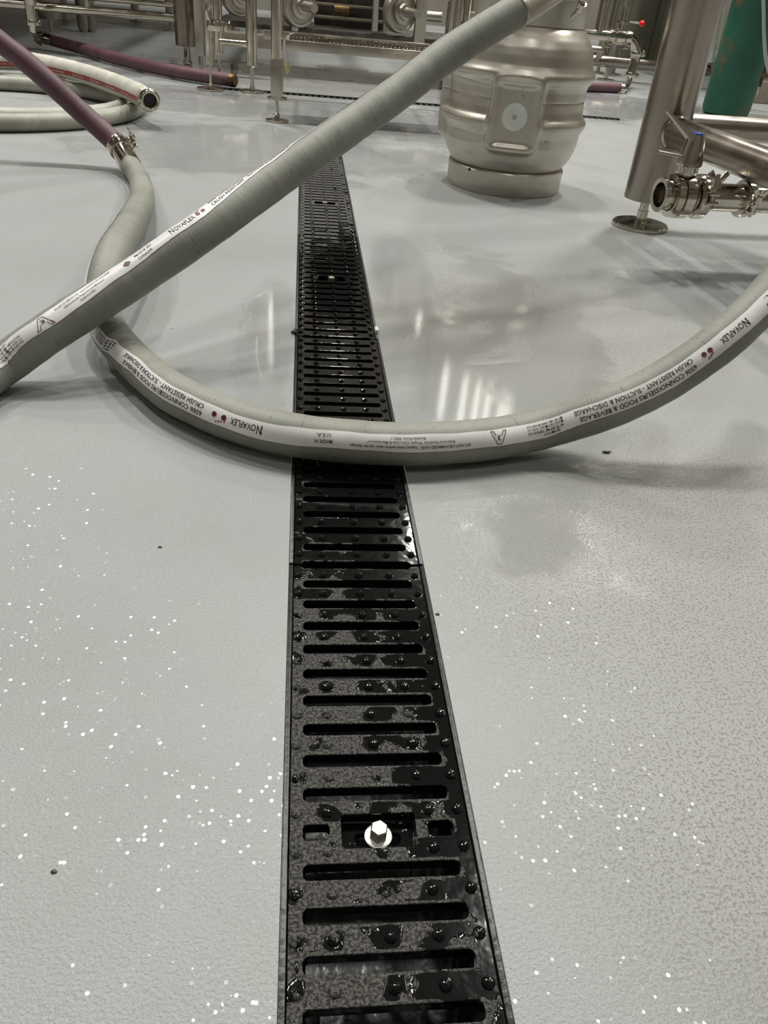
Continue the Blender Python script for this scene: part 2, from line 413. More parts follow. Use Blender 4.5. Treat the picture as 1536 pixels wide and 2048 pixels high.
tag(MB().box(((r_['x0']+r_['x1'])/2, (r_['y0']+r_['y1'])/2, r_['z']+.1), (r_['x1']-r_['x0']+.4, r_['y1']-r_['y0']+.4, .2)).build('ceiling', 'ceil'), kind='structure')
for i, (x, y, z, w, L, W, nm) in enumerate(LAMPS):
    e = thing('ceiling_light', (x, y, z), 'long white ceiling light hanging '+nm, 'light', 'linear ceiling lights')
    MB().box((x, y, z+.14), (W+.1, L+.1, .2), bev=.03).build('lamp_housing', 'white_rib', e)
    MB().cyl((x, y-L*.35, z+.24), (x, y-L*.35, r_['z']), .012, n=8).build('hanger_rod', 'steel', e)
    MB().cyl((x, y+L*.35, z+.24), (x, y+L*.35, r_['z']), .012, n=8).build('hanger_rod', 'steel', e)
    ld = bpy.data.lights.new('lamp', 'AREA'); ld.shape = 'RECTANGLE'; ld.size = W*H; ld.size_y = L*H; ld.energy = w; ld.color = LAMP_COL
    lo = bpy.data.objects.new('lamp', ld); C.objects.link(lo); lo.parent = e; lo.location = (0, 0, 0.02*H)

# ------------------------------------------------------------------ trench channel and grates
ch = thing('drain_channel', ((XL+XR)/2, (Y0+Y1)/2, 0), 'long black drain channel with narrow edge rails sunk in the grey floor', 'drain channel')
mb = MB(); w = .0095
prof = [(XL+.001, -.002), (XL+.001, -.05), (XL+.035, -.10), (XL+.06, -.27), (XR-.06, -.27), (XR-.035, -.10), (XR-.001, -.05), (XR-.001, -.002)]
for (xa, za), (xb, zb) in zip(prof[:-1], prof[1:]):
    mb.bm.faces.new([mb.bm.verts.new(p) for p in ((xa, Y0, za), (xb, Y0, zb), (xb, Y1, zb), (xa, Y1, za))])
for yy in (Y0, Y1):
    mb.bm.faces.new([mb.bm.verts.new((x, yy, z)) for x, z in prof])
mb.build('channel_trough', 'channel', ch, recalc=False)
seg_y = [Y0+1.198*k for k in range(0, 7)]
for k in range(6):
    a, b = seg_y[k], min(seg_y[k+1], Y1)
    for sx, x in ((-1, XL), (1, XR)):
        m2 = MB(); m2.box((x-sx*w/2, (a+b)/2, -.024), (w, b-a-.004, .050), bev=.003)
        m2.build('edge_rail', 'iron_frame', ch)

def curve_plate(outline, holes, z0, z1, bevel, mat, name, parent, org):
    cu = bpy.data.curves.new(name, 'CURVE'); cu.dimensions = '2D'; cu.fill_mode = 'BOTH'
    cu.extrude = (z1-z0)/2-bevel; cu.bevel_depth = bevel; cu.bevel_resolution = 2; cu.resolution_u = 1
    cu.offset = -bevel
    for P in [outline]+holes:
        sp = cu.splines.new('POLY'); sp.points.add(len(P)-1); sp.use_cyclic_u = True
        for q, p in zip(sp.points, P): q.co = (p[0], p[1], 0, 1)
    t = bpy.data.objects.new('t', cu); C.objects.link(t)
    dg = bpy.context.evaluated_depsgraph_get(); me = bpy.data.meshes.new_from_object(t.evaluated_get(dg)); bpy.data.objects.remove(t)
    mb = MB(); mb.bm.free(); mb.bm = bmesh.new(); mb.bm.from_mesh(me)
    bmesh.ops.remove_doubles(mb.bm, verts=mb.bm.verts, dist=1e-5)
    for v in mb.bm.verts: v.co.z += (z0+z1)/2
    return mb
def rrect(x0, y0, x1, y1, r, n=5):
    P = []
    for cx, cy, a in ((x1-r, y1-r, 0), (x0+r, y1-r, 90), (x0+r, y0+r, 180), (x1-r, y0+r, 270)):
        for k in range(n+1):
            t = math.radians(a+90*k/n); P.append((cx+r*math.cos(t), cy+r*math.sin(t)))
    return P
GX0, GX1 = XL+w+.0015, XR-w-.0015
GL = 1.198; GP = GL/20
SX0, SX1 = .0175, .2347
def make_grate():
    g = thing('drain_grate', (0, 0, 0), 'grate', 'drain grate', 'slotted iron drain grates')
    e = .003
    n0, n1 = SX0-.002, SX1+.002
    out = [(GX0, e), (n0-.004, e), (n0+.004, e+.009), (n1-.004, e+.009), (n1+.004, e), (GX1, e), (GX1, GL-e), (n1+.004, GL-e), (n1-.004, GL-e-.009), (n0+.004, GL-e-.009), (n0-.004, GL-e), (GX0, GL-e)]
    holes = []
    for k in range(1, 20):
        y = k*GP
        if k == 10: continue
        holes.append(rrect(SX0, y-.0115, SX1, y+.0115, .0085))
    yb = 10*GP
    holes.append(rrect(SX0, yb-.013, SX0+.038, yb+.012, .007)); holes.append(rrect(SX1-.037, yb-.012, SX1, yb+.013, .007))
    cx = .126
    holes.append(rrect(cx-.054, yb-.027, cx+.054, yb+.027, .007))
    # the slots beside the pocket keep a little clear of it
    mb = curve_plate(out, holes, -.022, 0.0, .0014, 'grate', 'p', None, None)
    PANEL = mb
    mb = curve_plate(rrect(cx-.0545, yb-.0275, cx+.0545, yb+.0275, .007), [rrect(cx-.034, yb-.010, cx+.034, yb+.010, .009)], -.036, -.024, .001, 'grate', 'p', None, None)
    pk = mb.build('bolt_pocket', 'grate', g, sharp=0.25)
    for k in range(0, 20):
        y = (k+.5)*GP
        m = PANEL
        xs = [.0076, .0565, .129, .191, .2443]
        if k in (9, 10): xs = [xs[0], xs[1]-.004, xs[3]+.010, xs[4]]
        if k in (0, 19): y += .004 if k == 0 else -.004
        for x in xs:
            m.lathe([(-.001, .0088), (.0020, .0083), (.0044, .0066), (.0060, .0040), (.0066, .0010)], (x, y, 0), n=12)
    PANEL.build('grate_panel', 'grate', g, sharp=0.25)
    # long shallow raised ribs between studs are cast into the panel: bolt and washer
    b = MB(); b.lathe([(-.020, .019), (-.018, .020), (-.015, .020), (-.014, .018)], (cx, yb, 0), n=28)
    wz = b.build('washer', 'washer', g)
    b = MB(); rh = .0135
    a0 = math.radians(18)
    hexa = [(cx+rh*math.cos(a0+i*PI/3), yb+rh*math.sin(a0+i*PI/3)) for i in range(6)]
    hexb = [(cx+rh*.86*math.cos(a0+i*PI/3), yb+rh*.86*math.sin(a0+i*PI/3)) for i in range(6)]
    A = [b.bm.verts.new((x, y, -.014)) for x, y in hexa]; B_ = [b.bm.verts.new((x, y, .003)) for x, y in hexa]; Cc = [b.bm.verts.new((x, y, .0055)) for x, y in hexb]
    b.skin(A, B_); b.skin(B_, Cc); b.bm.faces.new(Cc); b.bm.faces.new(list(reversed(A)))
    b.lathe([(-.10, .007), (-.02, .007)], (cx, yb, 0), n=12)
    b.build('hex_bolt', 'bolt', g, sharp=.3)
    return g
gl = ['wet black slotted iron grate nearest the viewer, with the large bright hex bolt',
      'wet black slotted iron grate crossed by the printed grey hose',
      'black slotted iron grate just beyond the printed grey hose, second bolt from the far end',
      'black slotted iron grate partly under the raised diagonal hose',
      'farthest black slotted iron grate, mostly hidden behind the raised diagonal hose']
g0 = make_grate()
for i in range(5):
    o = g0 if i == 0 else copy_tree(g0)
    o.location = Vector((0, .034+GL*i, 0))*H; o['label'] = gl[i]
# one more grate behind the first edge of the picture keeps the trench covered
# far cross drain
fd = thing('slot_drain', ((FX0+FX1)/2, (FY0+FY1)/2, 0), 'narrow black cross drain in the floor beside the step platform feet', 'drain')
mb = MB(); mb.box(((FX0+FX1)/2, (FY0+FY1)/2, -.16), (FX1-FX0, FY1-FY0, .02)); 
mb.box(((FX0+FX1)/2, FY0+.004, -.08), (FX1-FX0, .008, .155)); mb.box(((FX0+FX1)/2, FY1-.004, -.08), (FX1-FX0, .008, .155))
mb.build('channel_trough', 'channel', fd)
mb = MB(); y = (FY0+FY1)/2
for k in range(int((FX1-FX0)/.06)):
    mb.box((FX0+.03+k*.06, y, -.02), (.034, FY1-FY0-.02, .03))
mb.box(((FX0+FX1)/2, FY0+.018, -.02), (FX1-FX0, .02, .03)); mb.box(((FX0+FX1)/2, FY1-.018, -.02), (FX1-FX0, .02, .03))
mb.build('drain_cover', 'iron_frame', fd)

# ------------------------------------------------------------------ hoses
DH = 0.1072; RH = DH/2
class Hose:
    def __init__(s, ctrl, r=RH, n=20, wob=0.0):
        p = catmull(ctrl, n); s.P = [p[0]]
        L = [0]
        for a, b in zip(p[:-1], p[1:]): L.append(L[-1]+(b-a).length)
        s.L = L[-1]; s.r = r
        N_ = int(s.L/0.02); s.N = N_; s.P = []; j = 0
        for i in range(N_+1):
            t = s.L*i/N_
            while j < len(L)-2 and L[j+1] < t: j += 1
            k = (t-L[j])/(L[j+1]-L[j]); s.P.append(p[j].lerp(p[j+1], k))
        s.ds = s.L/N_
    def frame(s, t):
        f = min(max(t/s.ds, 0), s.N-1e-6); i = int(f); k = f-i
        p = s.P[i].lerp(s.P[i+1], k)
        a = s.P[max(i-1, 0)]; b = s.P[min(i+2, s.N)]
        c = s.P[max(i-2, 0)]; d = s.P[min(i+3, s.N)]
        tn = ((b-a)+(d-c)*.5).normalized()
        nn = Vector((0, 0, 1)); nn = (nn-tn*tn.z).normalized(); return p, tn, nn, tn.cross(nn)
    def pt(s, t, th, off=0.0):
        p, tn, a, b = s.frame(t); return p+(a*math.cos(th)+b*math.sin(th))*(s.r*s.wr(t)+off)
    def wr(s, t): return 1+0.008*math.sin(t*37)+0.006*math.sin(t*91+1)
    def sat(s, u, v):
        best = 1e9; bi = 0
        for i, p in enumerate(s.P):
            if depth(p) < .3: continue
            x, y = PR(p); d = (x-u)**2+(y-v)**2
            if d < best: best = d; bi = i
        return bi*s.ds
    def camang(s, t):
        p, tn, a, b = s.frame(t); d = Vector((0, 0, 1))-p
        return math.atan2(d.dot(b), d.dot(a))
    def mesh(s, name, mat, parent, t0=0, t1=None, n=40, caps=True):
        t1 = s.L if t1 is None else t1; mb = MB(); m = int((t1-t0)/.02); prev = None; uvl = mb.uv
        for i in range(m+1):
            t = t0+(t1-t0)*i/m; rg = [mb.bm.verts.new(s.pt(t, 2*PI*k/n)) for k in range(n)]
            if prev:
                for k in range(n):
                    f = mb.bm.faces.new((prev[0][k], prev[0][(k+1) % n], rg[(k+1) % n], rg[k]))
                    for lp, (uu, vv) in zip(f.loops, ((prev[1], k), (prev[1], k+1), (t, k+1), (t, k))): lp[uvl].uv = (uu*H, vv/n)
            elif caps: mb.bm.faces.new(list(reversed(rg)))
            prev = (rg, t)
        if caps: mb.bm.faces.new(prev[0])
        return mb.build(name, mat, parent, sharp=1.0)
    def stripe(s, name, mat, parent, t0, t1, ang, half, off=.0012, wob=0.0, n=12):
        mb = MB(); m = int((t1-t0)/.012); prev = None; uvl = mb.uv
        for i in range(m+1):
            t = t0+(t1-t0)*i/m; c = ang(t)
            ha = half*(1+wob*math.sin(t*23)+wob*.6*math.sin(t*61)); hb = half*(1+wob*math.sin(t*19+2)+wob*.5*math.sin(t*53+1))
            rg = [mb.bm.verts.new(s.pt(t, c-ha+(ha+hb)*k/n, off)) for k in range(n+1)]
            if prev:
                for k in range(n):
                    f = mb.bm.faces.new((prev[0][k], prev[0][k+1], rg[k+1], rg[k]))
                    for lp, (uu, vv) in zip(f.loops, ((prev[1], k), (prev[1], k+1), (t, k+1), (t, k))): lp[uvl].uv = (uu*H, vv/n*.02)
            prev = (rg, t)
        return mb.build(name, mat, parent, sharp=2.0)
    def text(s, items, parent, ang, direction, off=.0022):
        """items: (text, s_start, s_end, y_centre, cap_height, material) -> printed text wrapped round the hose"""
        out = {}
        for txt, a, b, yc, ch, mt in items:
            cu = bpy.data.curves.new('t', 'FONT'); cu.body = txt; cu.size = 1; cu.resolution_u = 2
            cu.offset = 0.010 if ch > .01 else 0.004
            t = bpy.data.objects.new('t', cu); C.objects.link(t)
            dg = bpy.context.evaluated_depsgraph_get(); me = bpy.data.meshes.new_from_object(t.evaluated_get(dg)); bpy.data.objects.remove(t)
            xs = [v.co.x for v in me.vertices]; x0, x1 = min(xs), max(xs)
            bm = out.setdefault(mt, bmesh.new()); k0 = len(bm.verts)
            for v in me.vertices:
                f = (v.co.x-x0)/(x1-x0); t_ = a+(b-a)*f
                y = yc+(v.co.y-.345)/.69*ch
                v.co = s.pt(t_, ang(t_)-direction*y/s.r, off)
            bm.from_mesh(me)
        for mt, bm in out.items():
            mb = MB(); mb.bm.free(); mb.bm = bm
            mb.build('printed_text', mt, parent, recalc=False)
def interp(hs, keys):
    """stripe angle along a hose: the listed twist added to the smooth lie of the hose"""
    base = interp0(keys); n_ = 400; tab = []
    for i in range(n_+1):
        t = hs.L*i/n_; a = hs.camang(min(max(t, .05), hs.L-.05))
        if tab:
            while a-tab[-1] > PI: a -= 2*PI
            while a-tab[-1] < -PI: a += 2*PI
        tab.append(a)
    k = 14; sm_ = [sum(tab[max(0, i-k):i+k+1])/len(tab[max(0, i-k):i+k+1]) for i in range(n_+1)]
    def f(t):
        x = min(max(t/hs.L*n_, 0), n_-1e-6); i = int(x)
        return sm_[i]+(sm_[i+1]-sm_[i])*(x-i)+math.radians(base(t))
    return f
def interp0(keys):
    keys = sorted(keys)
    def f(t):
        if t <= keys[0][0]: return keys[0][1]
        for (a, x), (b, y) in zip(keys[:-1], keys[1:]):
            if t <= b:
                k = (t-a)/(b-a); k = k*k*(3-2*k); return x+(y-x)*k
        return keys[-1][1]
    return f
def disc_items(hs, tc, yc, r): pass

def hose_prints(hs, parent, ang, d, marks, maker):
    """marks: list of (kind, s_start, s_end) in reading order"""
    it = []; dots = []
    for k, a, b in marks:
        if k == 'name':
            it.append(('N', a, a+(b-a)*.16, .0, .0205, 'ink')); it.append(('OVAFLEX', a+(b-a)*.19, b, -.002, .0155, 'ink'))
        elif k == 'big':
            it.append(('6506 CONNOISSEURS FOOD & BEVERAGE', a, a+(b-a)*.97, .0095, .0115, 'ink'))
            it.append(('CRUSH RESISTANT - SUCTION & DISCHARGE', a, b, -.0085, .0115, 'ink'))
        elif k == 'fine':
            it.append(('250 PSI MAX WP', a+(b-a)*.1, a+(b-a)*.6, .0135, .0052, 'ink'))
            it.append(('-40° TO 240° F MAX TEMPERATURE', a, b, .0045, .0060, 'ink'))
            it.append(('FDA / USDA COMPLIANT WITH 3-A', a, b, -.0045, .0052, 'ink'))
            it.append(('NOT FOR USE AS A STEAM TRANSFER HOSE', a, b, -.0125, .0048, 'ink'))
        elif k == 'warn':
            L = b-a
            it.append(('DO NOT USE DAMAGED HOSE', a, a+L*.42, .0105, .0062, 'ink'))
            it.append(('Inspect hose before each use for damage.', a+L*.45, b, .0105, .0058, 'ink'))
            it.append(('Reference NovaFlex "Proper Care, Use & Maintenance"', a+L*.13, a+L*.86, -.0005, .0058, 'ink'))
            it.append(('Booklet-Form 2003.1', a+L*.38, a+L*.66, -.0110, .0055, 'ink'))
        elif k == 'made':
            it.append(('MADE IN', a, b, .006, .0085, 'ink')); it.append((maker, a+(b-a)*.08, b-(b-a)*.08, -.0085, .0085, 'ink'))
        elif k == 'three':
            it.append(('3', a+(b-a)*.40, a+(b-a)*.64, .001, .012, 'ink'))
    dd = abs(marks[0][2]-marks[0][1])/(marks[0][2]-marks[0][1])
    hs.text(it, parent, ang, d)
    mb = MB()
    for k, a, b in marks:
        if k == 'dots':
            s0 = 1 if b > a else -1
            for q, (yc, rr) in enumerate([(-.003, .0065), (-.003, .0065)]):
                tc = a+(b-a)*(.30+.45*q)
                c0 = hs.pt(tc, ang(tc)-d*yc/hs.r, .0022)
                P = [hs.pt(tc+rr*math.cos(w_), ang(tc)-d*(yc+rr*math.sin(w_))/hs.r, .0022) for w_ in [2*PI*i/16 for i in range(16)]]
                mb.bm.faces.new([mb.bm.verts.new(p) for p in P])
            for q in range(4):
                tc = a+(b-a)*(.25+.12*q); yc = .006+.002*q; rr = .0022
                P = [hs.pt(tc+rr*math.cos(w_), ang(tc)-d*(yc+rr*math.sin(w_))/hs.r, .0022) for w_ in [2*PI*i/8 for i in range(8)]]
                mb.bm.faces.new([mb.bm.verts.new(p) for p in P])
        if k == 'three':
            def bar(x0, y0, x1, y1, w_):
                dx, dy = x1-x0, y1-y0; l_ = math.hypot(dx, dy); nx_, ny_ = -dy/l_*w_, dx/l_*w_; m_ = 6; pr_ = None
                for q in range(m_+1):
                    cx_, cy_ = x0+dx*q/m_, y0+dy*q/m_
                    vv_ = [mb.bm.verts.new(hs.pt(a+(b-a)*.52+s1*(cx_+e_*nx_), ang(a)-d*(cy_+e_*ny_)/hs.r, .0022)) for e_ in (-1, 1)]
                    if pr_: mb.bm.faces.new((pr_[0], pr_[1], vv_[1], vv_[0]))
                    pr_ = vv_
            s1 = 1 if b > a else -1
            for x0, y0, x1, y1 in ((-.022, -.016, -.006, .016), (-.006, .016, .006, .016), (.006, .016, .022, -.016), (.022, -.016, .014, -.016), (-.022, -.016, -.014, -.016), (-.014, -.016, -.008, -.004), (.014, -.016, .008, -.004)): bar(x0, y0, x1, y1, .0009)
        if k == 'diamond':
            tc = (a+b)/2; rr = .011
            P = [hs.pt(tc+dx, ang(tc)-d*dy/hs.r, .0022) for dx, dy in ((rr*1.2, 0), (0, rr*.8), (-rr*1.2, 0), (0, -rr*.8))]
            mb.bm.faces.new([mb.bm.verts.new(p) for p in P])
    mb.build('printed_dots', 'red_ink', parent, recalc=False)

# grey hose lying in a loop on the floor (from the coupling on the left, under the raised hose, off to the right)
bc = [DP(246, 304, 4.16), DP(262, 333, 4.08), DP(279, 360, 3.92), DP(284, 400, 3.42), DP(262, 450, 2.80), DP(232, 500, 2.52), DP(213, 545, 2.40), DP(202, 600, 2.33), DP(215, 655, 2.22),
      G(255, 708, RH+.008), G(330, 775, RH+.008), G(410, 817, RH+.008), G(500, 850, RH+.008), G(600, 872, RH+.008), G(700, 883, RH+.008), G(800, 888, RH+.008), G(900, 885, RH+.008), G(1000, 875, RH+.008),
      DP(1100, 853, 1.99), DP(1200, 822, 1.96), DP(1300, 778, 1.94), DP(1400, 715, 1.93), DP(1480, 650, 1.93), DP(1560, 565, 1.95), DP(1640, 440, 2.0), DP(1700, 300, 2.1)]
HB = Hose(bc)
eB = thing('grey_hose', tuple(HB.P[len(HB.P)//2]), 'grey hose curving across the drain with upside-down black print on its white stripe', 'hose')
eB.location.z = 0; ORG[eB.name].z = 0
HB.mesh('hose_body', 'hose', eB)
kb = [(HB.sat(200, 640), 62), (HB.sat(215, 690), 44), (HB.sat(255, 715), 22), (HB.sat(300, 762), 6), (HB.sat(420, 820), 6), (HB.sat(520, 853), 7), (HB.sat(700, 883), -2), (HB.sat(900, 885), -1), (HB.sat(1150, 840), 0), (HB.sat(1400, 715), 4), (HB.sat(1536, 590), 8)]
kb = [(0, 120), (HB.sat(232, 500), 105)]+kb
angB = interp(HB, kb)
st = HB.stripe('label_stripe', 'label', eB, .02, HB.L-.02, angB, math.radians(22.5), wob=.04)
st['label'] = 'white printed stripe along the grey hose'
sb = lambda u, v: HB.sat(u, v)
mk = [('made', sb(1552, 575), sb(1508, 625)), ('name', sb(1472, 660), sb(1424, 697)), ('dots', sb(1412, 706), sb(1388, 724)),
      ('big', sb(1370, 738), sb(1160, 836)), ('fine', sb(1122, 848), sb(1030, 870)), ('three', sb(990, 877), sb(962, 880)),
      ('warn', sb(924, 884), sb(698, 883)), ('made', sb(668, 880), sb(634, 876)),
      ('name', sb(543, 861), sb(486, 846)), ('dots', sb(478, 843), sb(450, 833)), ('big', sb(434, 828), sb(272, 737)), ('fine', sb(252, 718), sb(213, 680)), ('three', sb(209, 670), sb(203, 652))]
hose_prints(HB, st, angB, -1, mk, 'U.S.A.')

# raised grey hose, diagonal
fit0 = DP(1034, 22, 2.63)
ac = [G(-420, 1000, RH), G(-300, 930, RH), G(-200, 867, RH), G(-100, 802, RH), DP(0, 735, 2.05), DP(100, 664, 2.07), DP(200, 600, 2.11), DP(300, 535, 2.15), DP(400, 467, 2.18), DP(550, 360, 2.30), DP(700, 254, 2.42), DP(800, 183, 2.50), DP(882, 118, 2.56), DP(960, 67, 2.60), fit0]
HA = Hose(ac)
eA = thing('grey_hose', (HA.P[0].x, HA.P[0].y, 0), 'raised grey hose running diagonally over the drain to the keg top', 'hose')
HA.mesh('hose_body', 'hose', eA)
ka = [(HA.sat(5, 735), -24), (HA.sat(100, 662), -33), (HA.sat(250, 565), -46), (HA.sat(400, 467), -58), (HA.sat(550, 360), -80), (HA.sat(640, 297), -98), (HA.sat(760, 210), -118)]
angA = interp(HA, ka)
sa = lambda u, v: HA.sat(u, v)
stA = HA.stripe('label_stripe', 'label', eA, .02, HA.L-.05, angA, math.radians(23), wob=.04)
stA['label'] = 'white printed stripe on the upper side of the hose'
mk = [('fine', sa(-12, 745), sa(60, 690)), ('three', sa(82, 675), sa(112, 655)), ('warn', sa(125, 645), sa(238, 573)), ('diamond', sa(255, 561), sa(270, 552)),
      ('made', sa(290, 538), sa(318, 520)), ('name', sa(352, 499), sa(398, 468)), ('dots', sa(402, 466), sa(420, 454)), ('big', sa(434, 446), sa(590, 330))]
hose_prints(HA, stA, angA, 1, mk, 'CANADA')
# ferrule and clamp at its end: beyond the hose it points away up and right
tA = (HA.P[-1]-HA.P[-5]).normalized()
tA = (DP(1110, -25, 2.72)-fit0).normalized()
mb = MB(); mb.lathe([(-.01, RH*1.015), (0, RH*1.03), (.004, RH*.985), (.24, RH*.93), (.245, RH*.80), (.30, RH*.72), (.30, RH*.9), (.312, RH*1.15), (.325, RH*1.15), (.328, RH*.9)], fit0-tA*.004, tA, n=36)
mb.build('hose_ferrule', 'satin', eA)['label'] = 'brushed steel crimped ferrule'
def triclamp(name_thing, c, ax, r, wing, label, parent=None, group=None, mat='steel', w=.035):
    """two-bolt pipe clamp ring with wing nut"""
    a, b, x = basis(ax); c = Vector(c); wing = Vector(wing); wing = (wing-x*wing.dot(x)).normalized(); side = x.cross(wing)
    k = r/.06
    e = parent or thing(name_thing, c, label, 'pipe clamp', group)
    mb = MB(); mb.lathe([(-w*.5, r*.98), (-w*.5, r*1.22), (-w*.3, r*1.34), (w*.3, r*1.34), (w*.5, r*1.22), (w*.5, r*.98)], c, x, n=28, cap=False)
    mb.lathe([(-w*.5, r*.98), (w*.5, r*.98)], c, x, n=28, cap=False)
    for s_ in (1, -1):
        mb.box(c+wing*r*1.5+side*s_*.016*k, (.5*r, .22*r, w*.9), rot=Matrix((wing, side, x)).transposed(), bev=.002)
    mb.build('clamp_ring', mat, e)
    m2 = MB(); p = c+wing*r*1.62
    m2.cyl(p-side*.035*k, p+side*.085*k, .008*k, n=10); m2.cyl(p+side*.036*k, p+side*.060*k, .019*k, .015*k, n=12)
    m2.build('clamp_bolt', mat, e)
    m3 = MB()
    for s_ in (1, -1):
        q = p+side*.062*k+x*s_*.022*k
        m3.box(q+side*.012*k, (.010*k, .048*k, .022*k), rot=Matrix((wing, (side*.8+x*s_*.6).normalized(), (x*.8-side*s_*.6).normalized())).transposed(), bev=.004*k)
    m3.build('wing_nut', mat, e)
    return e
triclamp('pipe_clamp', fit0+tA*.33, tA, RH*1.0, (0.35, -.6, -.6), 'shiny clamp at the end of the raised hose above the keg', w=.05)
mb = MB(); mb.tube([fit0+tA*.345, fit0+tA*.6, fit0+tA*.9], RH*.75, n=28)
tag(mb.build('steel_pipe', 'steel'), 'steel pipe stub clamped to the end of the raised hose above the keg', 'pipe')

# ------------------------------------------------------------------ purple hose clamped to the grey one
pj = DP(240, 295, 4.18)
pc = [DP(230, 285, 4.19), DP(205, 262, 4.18), DP(160, 222, 4.15), DP(100, 166, 4.08), DP(50, 122, 4.03), DP(0, 84, 3.98), DP(-80, 20, 3.9), DP(-160, -60, 3.8)]
HP = Hose(pc, r=.054)
eP = thing('purple_hose', HP.P[0], 'dull purple hose reaching down from the left edge to a clamp on the grey hose', 'hose')
HP.mesh('hose_body', 'purple', eP)
axp = (HP.P[0]-HP.P[4]).normalized()
mb = MB(); mb.lathe([(-.03, .055), (-.025, .0575), (.02, .0575), (.025, .050), (.045, .050)], HP.P[0]+axp*.02, axp, n=30)
mb.build('hose_ferrule', 'steel', eP)
tb = (HB.P[3]-HB.P[0]).normalized()
mb = MB(); mb.lathe([(-.01, .050), (.0, .056), (.02, .0565), (.15, .0575), (.155, .0595), (.16, .0545)], HB.P[0]-tb*.01, tb, n=30)
mb.build('hose_ferrule', 'steel', eB)['label'] = 'polished crimped ferrule'
triclamp('pipe_clamp', HB.P[0]-tb*.035, tb, .050, (.9, .2, .35), 'shiny wing-nut clamp joining the purple hose to the grey hose', w=.04)

# ------------------------------------------------------------------ coiled white hose on the left

def spiral(n=90, turns=2.0):
    out = []
    for i in range(n+1):
        t = i/n; a = math.radians(150)+2*PI*turns*t
        k = t
        out.append(Vector((-2.22+(1.08-.22*k)*math.cos(a), 6.46+.06*k+(1.10-.42*k)*math.sin(a), .0535)))
    return out
HC = Hose(spiral(60, 1.95), r=.053, n=4)
eC = thing('coiled_hose', (-2.2, 6.46, 0), 'coiled pale grey hose lying in rings on the floor at the left edge', 'hose')
HC.mesh('hose_body', 'coil_hose', eC)
R3 = .071
wc = [G(-330, 175, .19), G(-180, 142, .19), G(-60, 122, .19), G(40, 122, .19), G(120, 135, .185), G(190, 154, .18), G(250, 176, .180), G(288, 194, .178), G(298, 200, .178)]
HW = Hose(wc, r=R3)
eW = thing('red_striped_hose', (HW.P[-1].x, HW.P[-1].y, .1), 'cream hose with a dark red stripe, its open end resting on the coiled hose', 'hose')
HW.mesh('hose_body', 'white_hose', eW)['label'] = 'cream rubber'
kw = [(HW.sat(0, 120), 22), (HW.sat(150, 145), 24), (HW.sat(290, 195), 30)]
angW = interp(HW, kw)
sw = HW.stripe('red_stripe', 'red_stripe', eW, .05, HW.L-.02, angW, math.radians(14), wob=.05)
sw['label'] = 'dark red printed stripe'
it = []
for k in range(9):
    t = HW.L-.25-k*.30
    if t > .4: it.append((random.choice(['FOOD HOSE', 'FOOD GRADE', 'SUCTION']), t-.17, t, 0, .012, 'pale_print'))
HW.text(it, sw, angW, 1)
tw = (HW.P[-1]-HW.P[-4]).normalized()
mb = MB(); mb.lathe([(-.045, .070), (-.044, .0735), (-.034, .0735), (-.033, .071), (0, .071), (.004, .0725), (.012, .0725), (.014, .057), (.03, .057), (.032, .064), (.044, .064), (.044, .048), (.0, .042), (-.12, .042)], HW.P[-1], tw, n=36, cap=False)
mb.build('hose_ferrule', 'steel', eW, recalc=False)
mb = MB(); mb.cyl(HW.P[-1]+tw*.001, HW.P[-1]+tw*.004, .045, n=24); mb.build('hose_bore', 'black', eW)

# ------------------------------------------------------------------ keg
KC = Vector((1.232, 4.95, 0)); KA = math.atan2(-KC.y, -KC.x)   # azimuth towards the viewer side
kg = thing('beer_keg', KC, 'dented-looking squat stainless keg with a white plastic bung, standing right of the drain', 'keg')
prof = [(.128, .325), (.135, .332), (.16, .350), (.19, .368), (.225, .383), (.27, .394), (.32, .398), (.345, .408), (.365, .421), (.385, .423), (.402, .414), (.42, .398), (.45, .392), (.497, .390), (.500, .387), (.503, .390), (.55, .390),
        (.575, .398), (.592, .414), (.610, .424), (.628, .423), (.648, .410), (.67, .400), (.71, .393), (.75, .380), (.785, .360), (.82, .333), (.842, .312), (.86, .300)]
# panel geometry: rounded-square raised frame with a dished middle, pressed out of the body
n = 192; mb = MB(); bm = mb.bm
def rad_at(z):
    for (a, r0), (b, r1) in zip(prof[:-1], prof[1:]):
        if z <= b: return r0+(r1-r0)*(z-a)/(b-a)
    return prof[-1][1]
def sm(a, b, x):
    t = min(max((x-a)/(b-a), 0), 1); return t*t*(3-2*t)
def pads(r, az, z):
    for pa in (KA+.02, KA-1.72):
        d = (az-pa+PI) % (2*PI)-PI
        if abs(d) > .8: continue
        xx = .41*math.sin(d); zz = z-.428
        hw, hh, rc = .143, .190, .05
        qx, qz = max(abs(xx)-hw+rc, 0), max(abs(zz)-hh+rc, 0)
        sd = math.hypot(qx, qz)-rc + min(max(abs(xx)-hw+rc, abs(zz)-hh+rc), 0)
        f = 1-sm(-.022, .008, sd)
        flat = .405/max(math.cos(d), .5)                # flat-ish face
        inner = 1-sm(-.060, -.030, sd)
        tgt = flat+.012-.020*inner
        rim = math.exp(-((sd+.004)/.010)**2)*.006
        r = r*(1-f)+tgt*f+rim
    return r
zs = [p[0] for p in prof]; Z = []
for a, b in zip(zs[:-1], zs[1:]):
    k = max(1, round((b-a)/.008)); Z += [a+(b-a)*i/k for i in range(k)]
Z.append(zs[-1]); prev = None
for z in Z:
    rg = []
    for i in range(n):
        az = 2*PI*i/n; r = pads(rad_at(z), az, z); rg.append(bm.verts.new(KC+Vector((r*math.cos(az), r*math.sin(az), z))))
    if prev: mb.skin(prev, rg)
    prev = rg
mb.build('keg_body', 'keg', kg, sharp=1.2)
